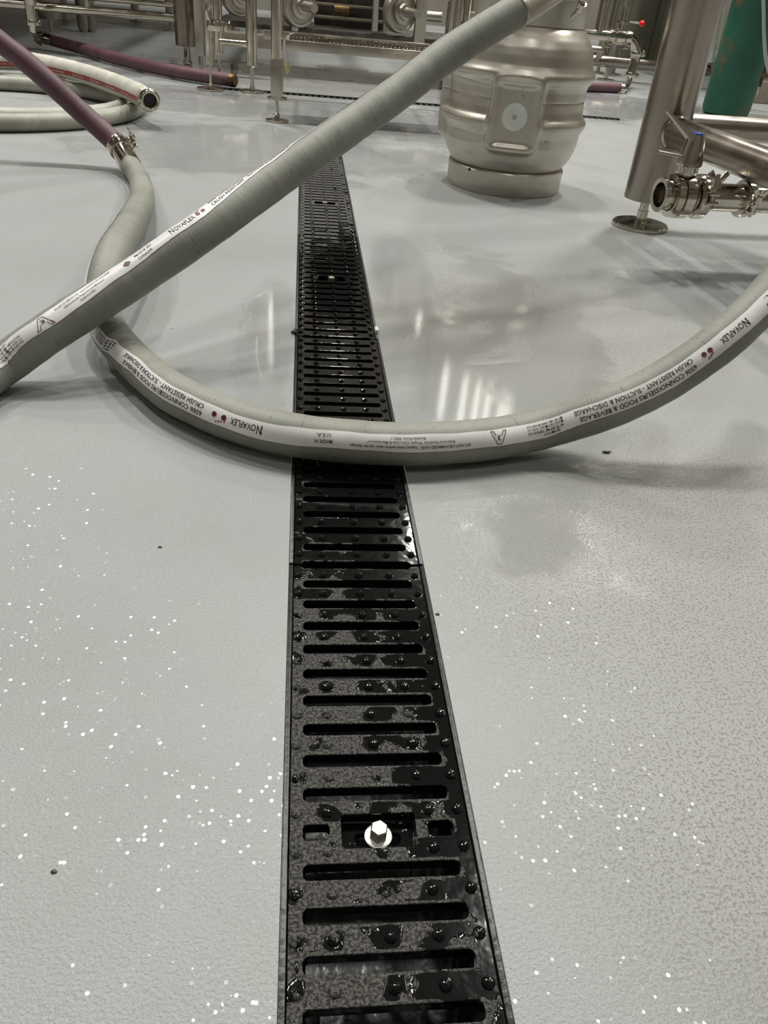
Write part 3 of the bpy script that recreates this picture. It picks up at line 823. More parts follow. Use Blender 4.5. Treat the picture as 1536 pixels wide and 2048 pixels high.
mb = MB(); mb.lathe([(0, .330), (0, .338), (.012, .344), (.10, .345), (.122, .346), (.130, .340), (.130, .324), (0, .326), (0, .330)], KC, n=96, cap=False)
mb.build('foot_ring', 'keg', kg)
mb = MB()   # small drain holes in the foot ring
for a in (KA-.62, KA+1.4):
    d = Vector((math.cos(a), math.sin(a), 0)); mb.cyl(KC+d*.330+Vector((0, 0, .118)), KC+d*.3475+Vector((0, 0, .118)), .009, n=14)
mb.build('drain_hole', 'black', kg)
# top chime with hand holes
mb = MB(); bm = mb.bm; ring = {}
nn = 144; zt = [.842, .87, .90, .93, .96, .99, 1.02, 1.05, 1.10]
holes_a = [KA+PI/2+.12, KA-PI/2+.12]
def rch(z): return .318+.01*math.sin((z-.84)/.26*PI)
rings = [[bm.verts.new(KC+Vector((rch(z)*math.cos(2*PI*i/nn), rch(z)*math.sin(2*PI*i/nn), z))) for i in range(nn)] for z in zt]
for j in range(len(zt)-1):
    for i in range(nn):
        az = 2*PI*(i+.5)/nn; hole = any(abs((az-h+PI) % (2*PI)-PI) < .36 for h in holes_a) and 1 <= j <= 4
        if not hole: bm.faces.new((rings[j][i], rings[j][(i+1) % nn], rings[j+1][(i+1) % nn], rings[j+1][i]))
bmesh.ops.delete(bm, geom=[v for v in bm.verts if not v.link_faces], context='VERTS')
bmesh.ops.solidify(bm, geom=list(bm.faces), thickness=.012)
tc = mb.build('top_chime', 'keg', kg)
bv = tc.modifiers.new('bevel', 'BEVEL'); bv.width = .0015; bv.segments = 2; bv.limit_method = 'ANGLE'
mb = MB(); mb.lathe([(.86, .300), (.875, .25), (.885, .12), (.89, .06), (.89, 0)], KC, n=48, cap=False); mb.build('keg_head', 'keg', kg)
d = Vector((math.cos(KA+.02), math.sin(KA+.02), 0)); bc_ = KC+d*.388+Vector((0, 0, .425))
mb = MB(); mb.lathe([(-.01, .070), (.012, .070), (.016, .066), (.013, .050), (.009, .034), (.013, .030), (.015, .022), (.012, .014), (.004, .012), (-.004, .010)], bc_, d, n=40, cap=False)
mb.build('bung', 'plastic', kg)['label'] = 'white plastic bung with a hole'
mb = MB(); mb.lathe([(.002, .0115), (.004, .0115)], bc_, d, n=20); mb.build('bung_hole', 'black', kg)

# ------------------------------------------------------------------ tank leg on the right with braces
LC = Vector((1.815, 4.14, 0)); LR = .118
lg = thing('tank_frame', LC, 'thick brushed steel tank leg on a round foot pad, with two welded brace pipes', 'tank frame')
mb = MB(); mb.lathe([(.146, LR*.9), (.142, LR*.985), (.146, LR), (4.6, LR)], LC, n=64); mb.build('leg', 'brushed', lg)
mb = MB(); mb.lathe([(.0, .143), (.002, .148), (.014, .148), (.022, .140), (.024, .03), (.03, .026)], LC, n=56); mb.build('foot_pad', 'steel', lg)
mb = MB(); mb.lathe([(.02, .029), (.085, .029), (.086, .024), (.16, .024)], LC, n=28); mb.build('foot_stem', 'steel', lg)
zb = .452
p0 = AT(1372, 262, LC.y-.02); zb = p0.z
p1 = G(1560, 345, zb)
dirb = (Vector((p1.x, p1.y, 0))-Vector((LC.x, LC.y, 0))).normalized()
b0 = Vector((LC.x, LC.y, zb)); b1 = b0+dirb*2.9
mb = MB(); mb.cyl(b0, b1, .070, n=48); mb.build('brace_pipe', 'brushed', lg)
mb = MB(); mb.lathe([(LR-.02, .074), (LR+.004, .077), (LR+.012, .070)], b0, dirb, n=40, cap=False); mb.build('weld_collar', 'steel', lg)
c0 = Vector((LC.x, LC.y, AT(1450, 258, LC.y).z)); mb = MB(); mb.cyl(c0, c0+Vector((3.4, .25, 0)), .058, n=40); mb.build('brace_pipe', 'brushed', lg)
# second leg of the frame off to the right, out of the picture, carries the far end of the braces
l2 = b1
mb = MB(); mb.lathe([(.146, LR), (4.6, LR)], (l2.x, l2.y, 0), n=48); mb.build('leg', 'brushed', lg)
mb = MB(); mb.lathe([(0, .148), (.02, .148), (.024, .03), (.16, .024)], (l2.x, l2.y, 0), n=40); mb.build('foot_pad', 'steel', lg)

# outlet pipe with butterfly valve
zo = .30
h0 = AT(1487, 345, 3.78)
# the outlet hangs under the diagonal brace: find where the brace passes above (1487, ~)
def on_brace(u):
    best = None
    for i in range(400):
        p = b0+dirb*(i/400*2.2); x, y = PR(p)
        if best is None or abs(x-u) < best[0]: best = (abs(x-u), p)
    return best[1]
hb = on_brace(1487); Yo = hb.y
po = AT(1487, 397, Yo); zo = po.z
ax_o = Vector((1, 0, 0)); pl = AT(1322, 401, Yo)
ax_o = (Vector((po.x, Yo, zo))-AT(1385, 401, Yo)); ax_o = Vector((1, .10, 0)).normalized()
ro = S(26, po)
def OP(s): return Vector((po.x, Yo, zo))+ax_o*s
vx = lambda u: (AT(u, 398, Yo).x-po.x)/ax_o.x
op = thing('outlet_pipe', OP(0), 'horizontal steel outlet pipe hanging below the diagonal brace at the right edge', 'pipe')
mb = MB(); mb.lathe([(vx(1398), ro), (vx(1478), ro), (vx(1480), ro*1.12), (vx(1492), ro*1.12), (vx(1494), ro), (vx(1494)+.9, ro)], OP(0), ax_o, n=40); mb.build('pipe', 'steel', op)
mb = MB(); mb.tube([OP(0)+Vector((0, 0, ro*.9)), OP(0)+Vector((0, 0, ro*1.5)), (OP(0)+Vector((0, 0, ro*1.5))).lerp(hb, .45), hb], [.018, .024, .021, .019], n=16); mb.build('hanger_rod', 'satin', op)
triclamp('pipe_clamp', OP(vx(1486)), -ax_o, ro*1.02, (0.1, -1, -.25), 'pipe clamp directly under the short hanger on the outlet pipe', w=.04)
vl = thing('butterfly_valve', OP(vx(1350)), 'polished butterfly valve with a blue-capped lever handle, in front of the tank leg', 'valve')
v0, v1, v2, v3 = vx(1308), vx(1335), vx(1372), vx(1400)
mb = MB()
R_ = ro
mb.lathe([(v0+.03, R_*.86), (v0, R_*.88), (v0-.002, R_*1.20), (v0+.014, R_*1.24), (v0+.02, R_*1.08), (v0+.055, R_*1.05), (v1-.015, R_*1.12), (v1-.012, R_*1.50), (v1+.012, R_*1.56), (v1+.014, R_*1.42), (v1+.020, R_*1.42), (v1+.022, R_*1.60), (v2-.02, R_*1.60), (v2-.012, R_*1.5), (v2, R_*1.12), (v2+.03, R_*1.04), (v3, R_)], OP(0), ax_o, n=56, cap=False)
mb.lathe([(v0, R_*.88), (v1, R_*.86), (v2, R_*.86)], OP(0), ax_o, n=40, cap=False)
mb.build('valve_body', 'steel', vl)
mb = MB(); mb.lathe([((v1+v2)/2-.004, .001), ((v1+v2)/2-.003, R_*.86), ((v1+v2)/2+.003, R_*.86), ((v1+v2)/2+.004, .001)], OP(0), ax_o, n=32); mb.build('valve_disc', 'satin', vl)
up = Vector((0, 0, 1)); ct = OP((v1+v2)/2-.005)
for a in (35, 125, 215, 305):
    rr = Vector((0, math.cos(math.radians(a)), math.sin(math.radians(a)))); q = ct+rr*R_*1.38
    MB().cyl(q-ax_o*.05, q+ax_o*.05, .011, n=6).build('body_bolt', 'steel', vl)
zt0 = R_*1.5
mb = MB(); mb.lathe([(zt0-.04, .03), (zt0+.01, .034), (zt0+.012, .046), (zt0+.035, .046), (zt0+.038, .038)], ct, up, n=32); mb.build('valve_neck', 'steel', vl)
mb = MB(); mb.lathe([(zt0+.036, .050), (zt0+.042, .054), (zt0+.06, .053), (zt0+.15, .036), (zt0+.158, .032)], ct, up, n=40); mb.build('handle_hub', 'steel', vl)
mb = MB(); mb.lathe([(zt0+.156, .022), (zt0+.162, .022), (zt0+.163, .018)], ct, up, n=28); mb.build('handle_cap', 'blue', vl)['label'] = 'blue cap on the handle'
# flat lever reaching back-left with a latch trigger below it
top = ct+up*(zt0+.13); tip = top+Vector((-.165, -.02, .105))
dl = (tip-top).normalized(); sd = Vector((-dl.y, dl.x, 0)).normalized()
mb = MB(); A = [top-sd*.030-up*.02, top+sd*.030-up*.02, top+sd*.030+up*.018, top-sd*.030+up*.018]; B2 = [tip-sd*.012-up*.003, tip+sd*.012-up*.003, tip+sd*.012+up*.003, tip-sd*.012+up*.003]
va = [mb.bm.verts.new(p) for p in A]; vb = [mb.bm.verts.new(p) for p in B2]; mb.skin(va, vb); mb.bm.faces.new(vb); mb.bm.faces.new(list(reversed(va)))
mb.build('handle', 'satin', vl)
tg = ct+up*(zt0+.07); mb = MB(); mb.box(tg+Vector((-.09, -.01, .005)), (.13, .024, .012), rot=Matrix.Rotation(math.radians(6), 3, 'Y'), bev=.003); mb.build('latch_trigger', 'satin', vl)
triclamp('pipe_clamp', OP(vx(1392)), -ax_o, ro*1.18, (.1, -1, .15), 'chunky pipe clamp between the butterfly valve and the outlet pipe', w=.05)

# ------------------------------------------------------------------ green gas cylinder, cable, odds and ends at the right edge
gc = Vector((4.80, 9.45, 0)); gr = thing('gas_cylinder', gc, 'tall green gas cylinder with rusty scuffs, behind the tank leg at the right edge', 'gas cylinder')
MB().lathe([(0, .22), (.02, .25), (.08, .262), (3.0, .262), (3.2, .22), (3.32, .12), (3.36, .08)], gc, n=48).build('cylinder_body', 'green', gr)
MB().lathe([(3.36, .05), (3.5, .05), (3.52, .09), (3.66, .09), (3.68, .03)], gc, n=24).build('cylinder_valve', 'brass', gr)
cpt = [AT(1512, -260, 7.6), AT(1524, -60, 7.6), AT(1527, 20, 7.6), AT(1528, 70, 7.6), AT(1532, 120, 7.6), AT(1543, 155, 7.6), AT(1570, 190, 7.6), AT(1610, 215, 7.6)]
tag(MB().tube(catmull(cpt, 8), S(3.2, cpt[2]), n=12).build('grey_cable', 'cable'), 'pale grey cable hanging in front of the green gas cylinder at the right edge', 'cable')
q = AT(1524, 160, 8.3)
nz = thing('hose_nozzle', AT(1521, 175, 8.3), 'small black nozzle with an orange collar hanging beside the green gas cylinder', 'nozzle')
a_ = AT(1527, 146, 8.3); b_ = AT(1524, 156, 8.3); c_ = AT(1519, 173, 8.3); d_ = AT(1516, 190, 8.3)
MB().cyl(a_, b_, S(3.2, a_), n=14).build('collar', 'brass', nz); MB().cyl(b_, c_, S(3.5, a_), S(3, a_), n=14).build('nozzle_body', 'black', nz); MB().cyl(c_, d_, S(2, a_), S(3.2, a_), n=12).build('nozzle_tip', 'steel', nz)
MB().tube([a_, AT(1536, 120, 8.3), AT(1560, 60, 8.3), AT(1570, -60, 8.3)], S(2.5, a_), n=8).build('nozzle_hose', 'black', nz)
# corrugated white conduit
mb = MB(); p0 = AT(1423, 124, 9.9); p1 = AT(1449, -30, 9.9); ax = p1-p0; L = ax.length; k = 46; pr = []
rr = S(7.5, p0)
for i in range(k):
    z = L*i/k; pr += [(z, rr), (z+L/k*.45, rr), (z+L/k*.5, rr*.8), (z+L/k*.95, rr*.8)]
mb.lathe(pr, p0, ax, n=20)
tag(mb.build('corrugated_conduit', 'white_rib'), 'white corrugated conduit standing between the tank leg and the green gas cylinder', 'conduit')
# low base at the far right
p = G(1500, 226); tag(MB().box((6.9, 11.2, .13), (2.6, .5, .26), bev=.02).build('equipment_base', 'beige'), 'low beige steel equipment base behind the green gas cylinder', 'base')

# ------------------------------------------------------------------ right background pipework
CAB = thing('steel_cabinet', (6.2, 15.4, 0), 'tall dull olive cabinet with a vertical door gap behind the red-knobbed valve', 'cabinet')
xa = AT(1262, 60, 15.0).x; xb = AT(1306, 60, 15.0).x; xc = AT(1390, 60, 15.0).x
MB().box(((xa+xc)/2, 15.5, 1.3), (xc-xa, 1.0, 2.5), bev=.02).build('cabinet_body', 'olive', CAB)
MB().box(((xa+xb)/2, 14.98, 1.3), (xb-xa-.03, .05, 2.4), bev=.01).build('door', 'olive', CAB)
MB().box(((xb+xc)/2+.05, 14.98, 1.3), (xc-xb-.16, .05, 2.4), bev=.01).build('door', 'olive', CAB)
YR = 11.6
def R_(u, v, Y=YR): return AT(u, v, Y)
rp = S(9.5, R_(1210, 70))
pw = thing('pipe_run', R_(1210, 70), 'polished steel pipe run behind the keg, turning up beside the red-knobbed valve', 'pipe')
hz = R_(1200, 70).z; xv = R_(1198, 60).x
pts = [Vector((R_(1120, 64).x, YR, hz)), Vector((R_(1234, 70).x, YR, hz))]
MB().cyl(pts[0], pts[1], rp, n=28).build('pipe', 'steel', pw)
MB().cyl((xv, YR, hz), (xv, YR, 3.6), rp*.95, n=28).build('riser_pipe', 'steel', pw)
vb_ = thing('butterfly_valve', R_(1240, 72), 'small background valve with a red ball knob on its thin lever', 'valve')
xv2 = R_(1240, 70).x; vc = Vector((xv2, YR, hz))
MB().lathe([(-.12, rp), (-.12, rp*1.35), (-.08, rp*1.35), (-.07, rp*1.1), (-.05, rp*1.5), (.05, rp*1.5), (.07, rp*1.1), (.08, rp*1.35), (.12, rp*1.35), (.12, rp)], vc, (1, 0, 0), n=28).build('valve_body', 'steel', vb_)
MB().lathe([(rp*1.3, .05), (rp*1.3+.06, .05), (rp*1.3+.07, .09), (rp*1.3+.1, .09), (rp*1.3+.11, .045), (rp*1.3+.25, .045)], vc, (0, 0, 1), n=20).build('valve_stem', 'steel', vb_)
hl = R_(1246, 43); kn = R_(1284, 47)
MB().cyl(Vector((xv2, YR, hl.z)), kn, .012, n=10).build('lever', 'steel', vb_)
MB().sphere(kn, S(5.5, kn)).build('lever_knob', 'red', vb_)['label'] = 'red ball knob'
for dx in (-.1, .1):
    triclamp('pipe_clamp', vc+Vector((dx*1.3, 0, 0)), (1, 0, 0), rp, (0, -.5, -1), ('left' if dx < 0 else 'right')+' pipe clamp on the red-knobbed background valve', w=.05)
e0 = vc+Vector((.14, 0, 0)); e1 = Vector((R_(1275, 100).x, YR, hz)); lowz = R_(1282, 108).z
el = thing('pipe_elbow', e1, 'shiny ninety degree elbow dropping from the red-knobbed valve', 'pipe')
MB().tube([e0]+bend(e0, e1, (e1.x, YR, lowz-.3), .26, 12)+[Vector((e1.x, YR, lowz))], rp, n=26).build('elbow_pipe', 'steel', el)
triclamp('pipe_clamp', (e1.x, YR, lowz), (0, 0, 1), rp, (1, -.2, 0), 'pipe clamp at the foot of the shiny elbow', w=.06)
z2 = R_(1275, 150).z
dp = thing('drop_pipe', (e1.x, YR, z2), 'short vertical steel pipe below the shiny elbow', 'pipe')
MB().tube([(e1.x, YR, lowz-.03), (e1.x-.01, YR-.01, (lowz+z2)/2), (e1.x-.02, YR-.02, z2)], rp*.92, n=24).build('pipe', 'steel', dp)
triclamp('pipe_clamp', (e1.x-.02, YR-.02, z2), (0, 0, 1), rp*.9, (1, -.5, .1), 'lower pipe clamp just above the bent hose tail', w=.06)
hx = G(1238, 178, .085)
ht = Vector((e1.x-.02, YR-.02, z2-.03)); rh2 = S(9, hx)
ph = thing('purple_hose', (hx.x, hx.y, 0), 'dark purple hose on the floor behind the keg, ending in a steel bend', 'hose')
pp = [G(1040, 168, rh2), G(1120, 171, rh2), G(1180, 174, rh2), G(1236, 176, rh2)]
HQ = Hose(pp, r=rh2, n=10); HQ.mesh('hose_body', 'purple', ph)
endp = pp[-1]
MB().tube([endp, endp+Vector((.10, 0, .0))]+bend(endp+Vector((.1, 0, 0)), (ht.x, ht.y, endp.z), ht, .22, 8)+[ht], rh2*.62, n=20).build('tail_bend', 'steel', ph)
triclamp('pipe_clamp', endp+Vector((.06, 0, 0)), (1, 0, 0), rh2*.8, (0, -.6, -.8), 'pipe clamp at the end of the dark purple hose behind the keg', w=.06)
bp = thing('low_pipe', R_(1245, 125, 12.4), 'thick horizontal dull pipe close to the floor behind the red-knobbed valve', 'pipe')
za = R_(1200, 122, 12.4).z
MB().cyl((R_(1100, 120, 12.4).x, 12.4, za), (R_(1420, 130, 12.4).x, 12.4, za), S(10, R_(1245, 125, 12.4)), n=28).build('pipe', 'brushed', bp)
x_ = R_(1213, 150, 12.4).x
MB().lathe([(0, .13), (.02, .13), (.03, .03), (.2, .03), (.2, .06), (za-.05, .06)], (x_, 12.4, 0), n=20).build('foot', 'steel', bp)
MB().lathe([(0, .13), (.02, .13), (.03, .03), (.2, .03), (.2, .06), (za-.05, .06)], (x_+2.2, 12.4, 0), n=20).build('foot', 'steel', bp)
zq = R_(1190, 98, 12.1).z
xq_ = R_(1209, 98, 12.1).x
MB().tube([(R_(1100, 96, 12.1).x, 12.1, zq), (xq_-.15, 12.1, zq)]+bend((xq_-.15, 12.1, zq), (xq_, 12.1, zq), (xq_, 12.38, za), .1, 6)+[(xq_, 12.38, za)], S(5.5, R_(1190, 98, 12.1)), n=20).build('branch_pipe', 'satin', bp)
# big vessels whose lower shells show through the gaps
def vessel(u0, u1, Y, zlow, label, mat='brushed', zhi=2.0, r=None, feet=3):
    c = AT((u0+u1)/2, 30, Y); rr = r or S((u1-u0)/2, c); ctr = Vector((c.x, Y+rr*.0, 0))
    e = thing('storage_tank', ctr, label, 'tank')
    MB().lathe([(zlow-.35*rr, .12), (zlow-.2*rr, rr*.6), (zlow, rr*.97), (zlow+.06, rr), (zhi, rr), (zhi+.3*rr, rr*.6), (zhi+.4*rr, .1)], ctr, n=72).build('tank_shell', mat, e)
    for k in range(feet):
        a = 2*PI*k/feet+.5; p = ctr+Vector((math.cos(a), math.sin(a), 0))*rr*.8
        MB().lathe([(0, .12), (.02, .12), (.03, .03), (.12, .03), (.12, .07), (zlow+.1, .07)], p, n=20).build('leg', 'satin', e)
    return e
vessel(1214, 1262, 13.4, 1.1, 'narrow dark upright steel vessel left of the olive cabinet')
vessel(888, 1010, 12.2, .80, 'mauve-tinted upright steel tank seen between the raised hose and the keg', mat='satin', zhi=2.0)

# ------------------------------------------------------------------ step platform and posts in the centre background
YP = 6.70
pf = thing('step_platform', (-.197, 6.69, 0), 'steel step platform with a dimpled tread and square adjustable feet, behind the diagonal hose', 'step')
pc0 = Vector((AT(554, 200, 6.69).x, 6.69, 0))
zA = AT(554, 192, 6.69).z; zB = AT(554, 116, 6.69).z; rpst = S(12, AT(554, 60, 6.69))
def post(x, y):
    MB().lathe([(0, .085), (.003, .09), (.014, .09), (.022, .03), (.024, .02), (.05, .024), (.06, .014), (zA-.02, .014), (zA-.018, .03), (zA, .03)], (x, y, 0), n=32).build('foot', 'steel', pf)
    MB().box((x, y, (zA+zB)/2), (rpst*2.1, rpst*2.1, zB-zA), bev=.005).build('square_post', 'satin', pf)
    MB().lathe([(zB-.01, rpst), (3.2, rpst)], (x, y, 0), n=32).build('leg', 'steel', pf)
post(pc0.x, pc0.y)
zt_ = AT(572, 79, 6.70).z; zbm = AT(572, 100, 6.70).z
xl = AT(571, 90, 6.70).x; xr = 1.17; dep = .42
post(xr+rpst, 6.69)
for x__ in (pc0.x*1.18, 1.60): post(x__, 7.95)
for x__ in (xl+.03, xr-.03): MB().box((x__, (7.1+7.99)/2, zt_-.06), (.04, .9, .07), bev=.005).build('side_rail', 'satin', pf)
MB().box((.66, 7.97, zt_-.06), (2.0, .04, .07), bev=.005).build('side_rail', 'satin', pf)
mb = MB(); mb.box(((xl+xr)/2, 6.69+dep/2, zt_-.012), (xr-xl, dep, .022), bev=.006); mb.box(((xl+xr)/2, 6.69, (zt_+zbm)/2), (xr-xl, .02, zt_-zbm), bev=.006); mb.box(((xl+xr)/2, 6.69+dep, (zt_+zbm)/2), (xr-xl, .02, zt_-zbm), bev=.006)
mb.build('tread_plate', 'satin', pf)
mb = MB(); i = 0
nx = 40
for j in range(4):
    for i in range(nx):
        x = xl+.04+(xr-xl-.08)*(i+.5*(j % 2))/nx; y = 6.69+.05+j*.105
        mb.lathe([(-.002, .016), (.010, .013), (.016, .009), (.016, .006), (.006, .004)], (x, y, zt_), n=8)
tp_ = mb.build('tread_dimples', 'steel', pf); tp_['kind'] = 'stuff'
# other legs to the left of it
def leg(nm, u0, u1, vb, ufoot, vfoot, label, cat='leg', rodr=None, mat='steel', disc=.085, zhi=2.6):
    ft = G(ufoot, vfoot); Y = ft.y; c = AT((u0+u1)/2, vb, Y); r = S((u1-u0)/2, c)
    e = thing(nm, (c.x, Y, 0), label, cat)
    rr = rodr or r*.33
    MB().lathe([(0, disc-.005), (.003, disc), (.016, disc), (.024, disc*.4), (.026, rr*1.4), (.05, rr*1.4), (.055, rr), (c.z+.01, rr)], (c.x, Y, 0), n=28).build('foot', 'steel', e)
    MB().lathe([(c.z, r*.9), (c.z+.005, r), (zhi, r)], (c.x, Y, 0), n=36).build('pipe_leg', mat, e)
    return e, Vector((c.x, Y, c.z)), r
leg('support_leg', 352, 395, 92, 379, 133, 'thick upright steel leg on a thin stem where the two long pipes end', mat='brushed', disc=.05, rodr=.035)
eA1, cA, rA = leg('support_leg', 412, 428, 130, 423, 180, 'slim steel leg with a wide round foot, below the wing-nut clamp', disc=.13)
eA2, cB, rB = leg('support_leg', 429, 447, 108, 438, 164, 'second slim steel leg directly behind the one below the wing-nut clamp', disc=.05)
eA3, cC3, rC3 = leg('support_leg', 493, 515, 133, 503, 184, 'steel leg with a side rung and round foot, left of the step platform', disc=.11)
triclamp('pipe_clamp', AT(432, 51, cA.y-.03), (0, 0, 1), rA*1.7, (1, -.2, 0), 'shiny wing-nut clamp around the paired slim legs', w=.08)
# fancy stub pipes above the clamp
p = [AT(414, -20, 8.0), AT(417, 8, 8.0), AT(415, 22, 8.0), AT(420, 40, 8.0)]
tag(MB().tube(catmull(p, 6), rA*.7, n=16).build('bent_pipe', 'steel'), 'small bent steel pipe entering the wing-nut clamp from above', 'pipe')
# rung between legs and square post behind
rz = AT(470, 86, cC3.y).z
MB().cyl((AT(440, 86, cC3.y).x, cC3.y, rz), (cC3.x, cC3.y, rz), S(6, cC3), n=20).build('rung', 'steel', eA3)
sq = thing('square_post', G(402, 142), 'grey square steel post between the thick leg and the slim legs', 'post')
ft = G(408, 145); c = AT(401, 112, ft.y)
MB().box((c.x, ft.y, (c.z+2.6)/2), (S(17, c), S(17, c), 2.6-c.z), bev=.01).build('post_tube', 'satin', sq)
MB().lathe([(0, .06), (.02, .06), (.03, .022), (c.z, .022)], (c.x, ft.y, 0), n=16).build('foot', 'steel', sq)
# crossbeam
Yb = 9.3; b_ = AT(495, 80, Yb); xl2 = AT(444, 80, Yb).x; xr2 = AT(900, 110, Yb).x
tag(MB().box(((xl2+AT(545, 80, Yb).x)/2, Yb, b_.z), (AT(545, 80, Yb).x-xl2, .12, S(24, b_)), bev=.01).build('cross_beam', 'beige'), 'beige horizontal steel beam behind the legs left of the step', 'beam')
# roller machine: frame posts, three big rollers with shafts, dark housing behind
YM = 9.7
mc = thing('keg_washer_machine', (AT(700, 60, YM).x, YM+.8, 0), 'dark machine with steel posts and round flanged rollers behind the step', 'machine')
zl = AT(700, 78, YM).z
MB().box((AT(700, 30, YM+.9).x, YM+1.0, .86), (AT(770, 30, YM+.9).x-AT(628, 30, YM+.9).x, .9, .90), bev=.03).build('dark_housing', 'dark_steel', mc)
for k_, (u, w_) in enumerate(((590, 14), (748, 12), (768, 7), (838, 22), (905, 24))):
    c = AT(u, 60, YM); zq_ = AT(u, (62, 62, 66, 92, 70)[k_], YM).z; MB().box((c.x, YM-.05, (2.6+zq_)/2), (S(w_, c), .12, 2.6-zq_), bev=.01).build('frame_post', 'satin' if k_ != 2 else 'beige', mc)
for v_, h_ in ((68, 10), (38, 6), (12, 5)):
    c = AT(690, v_, YM+.3); MB().box((AT(695, v_, YM+.3).x, YM+.35, c.z), (S(160, c), .06, S(h_, c)), bev=.006).build('frame_rail', 'beige', mc)
c = AT(683, 20, YM+.2); MB().cyl((c.x-.08, YM+.2, c.z), (c.x+.08, YM+.2, c.z), .05, n=20).build('brass_fitting', 'brass', mc)['label'] = 'small brass fitting'
for u, v, rr_, ux in ((602, 12, 38, 560), (805, 24, 37, 885), (482, -8, 36, 440)):
    c = AT(u, v, YM-.15); r = S(rr_, c)
    ax = Vector((.55, -.83, 0)).normalized() if u > 600 else Vector((.45, -.89, 0)).normalized()
    m = MB(); m.lathe([(-.10, r*.9), (-.09, r), (-.02, r), (0, r*.96), (.005, r*.85), (-.01, r*.80), (-.01, r*.62), (.02, r*.58), (.03, r*.40), (.06, r*.36), (.065, r*.24), (.25, r*.22)], c, ax, n=56)
    m.build('flanged_roller', 'satin', mc)
    m = MB(); q = AT(ux, v+14, YM-.1); m.cyl((min(c.x, q.x), YM-.02, c.z-.02), (max(c.x, q.x), YM-.02, c.z-.02), S(9, c), n=24); m.build('roller_shaft', 'satin', mc)
for x__, y__ in ((AT(556, 84, YM+.9).x, YM+.9), (AT(925, 84, YM+.9).x, YM+.9), (AT(556, 84, YM+1.4).x, YM+1.4), (AT(925, 84, YM+1.4).x, YM+1.4)): MB().box((x__, y__, .3), (.1, .1, .6), bev=.01).build('leg', 'dark_steel', mc)
MB().box((AT(740, 70, YM+.4).x, YM+.5, AT(740, 66, YM+.4).z), (3.3, 1.2, .05), bev=.01).build('base_tray', 'dark_steel', mc)
# pale yellow disc hanging under the step
yd = thing('hanging_tag', AT(575, 130, 6.95), 'pale yellow oval tag hanging under the left end of the step', 'tag')
c = AT(575, 134, 6.95); MB().sphere(c, S(5, c), (.9, .35, 2.6)).build('tag_disc', 'yellow', yd); MB().cyl(c+Vector((0, 0, .05)), (c.x, c.y, zbm), .006, n=8).build('cord', 'steel', yd)
# upright pipe pair at 890-915
tag(MB().cyl((AT(914, 40, 8.9).x, 8.9, 0), (AT(914, 40, 8.9).x, 8.9, 3.4), S(7, AT(914, 40, 8.9)), n=20).build('upright_pipe', 'steel'), 'bright upright steel pipe right of the dark machine', 'pipe')
# ------------------------------------------------------------------ left background pipes
YL = 10.0
c = AT(230, 30, YL); 
lp = thing('long_pipe', AT(200, 28, YL), 'long thick polished pipe running into the thick leg at the upper left', 'pipe')
za = AT(345, 36, YL).z
MB().cyl((AT(-200, 36, YL).x, YL, za), (AT(356, 36, YL).x, YL, za), S(8, AT(345, 36, YL)), n=28).build('pipe', 'steel', lp)
lp = thing('long_pipe', AT(200, 5, YL), 'thinner polished pipe running parallel above the long thick one', 'pipe')
za2 = AT(345, 10, YL).z
MB().cyl((AT(120, 5, YL).x, YL, za2), (AT(356, 10, YL).x, YL, za2), S(5, AT(345, 10, YL)), n=24).build('pipe', 'steel', lp)
x_ = AT(174, 6, YL).x; MB().cyl((x_, YL, za), (x_, YL, za2+.3), .03, n=12).build('link_pipe', 'steel', lp)
Yv = 9.6; r1 = S(9, AT(63, 20, Yv))
dz = thing('drop_pipe', AT(63, 30, Yv), 'upright steel drop pipe at the upper left, ending in a clamp and bend', 'pipe')
a_ = AT(62, -60, Yv); b_ = AT(64, 45, Yv); a_.x = b_.x
MB().cyl((b_.x, Yv, 2.6), b_, r1, n=24).build('pipe', 'steel', dz)
MB().lathe([(0, r1), (.02, r1*1.15), (.2, r1*1.15)], AT(63, 10, Yv), (0, 0, 1), n=24).build('pipe_collar', 'steel', dz)
triclamp('pipe_clamp', b_, (0, 0, 1), r1*.85, (1, -.1, 0), 'pipe clamp low on the upright drop pipe at the upper left', w=.05)
hp0 = G(104, 81, .10)
HL_pts = [hp0, G(160, 96, .075), G(230, 116, .068), G(300, 133, .068), G(380, 148, .068), G(464, 160, .068)]
HL = Hose(HL_pts, r=S(11.0, G(250, 118, .07)), n=12)
eL = thing('purple_hose', (HL.P[0].x, HL.P[0].y, 0), 'purple hose lying on the floor below the pipes at the upper left', 'hose')
HL.mesh('hose_body', 'purple', eL)
tt = (HL.P[-1]-HL.P[-4]).normalized(); MB().lathe([(-.01, HL.r*1.03), (.03, HL.r*1.03), (.04, HL.r*.8)], HL.P[-1], tt, n=28).build('end_ring', 'brass', eL)['label'] = 'brassy end ring'
t0 = (HL.P[0]-HL.P[4]).normalized()
MB().lathe([(-.03, HL.r*1.04), (.10, HL.r*1.04), (.11, HL.r*.75), (.16, HL.r*.7)], HL.P[0], t0, n=28).build('hose_ferrule', 'steel', eL)
e2 = HL.P[0]+t0*.17
bd = thing('pipe_elbow', e2, 'bent steel elbow joining the drop pipe to the purple hose at the upper left', 'pipe')
m1 = b_+Vector((0, 0, -.06))
MB().tube([b_, m1]+[m1.lerp(e2, .5)+Vector((-.02, 0, -.03))]+[e2-t0*.0], r1*.75, n=20).build('elbow_pipe', 'steel', bd)
triclamp('pipe_clamp', HL.P[0]+t0*.17, t0, HL.r*.8, (-.1, -.6, -.8), 'pipe clamp at the left end of the purple floor hose', w=.06)
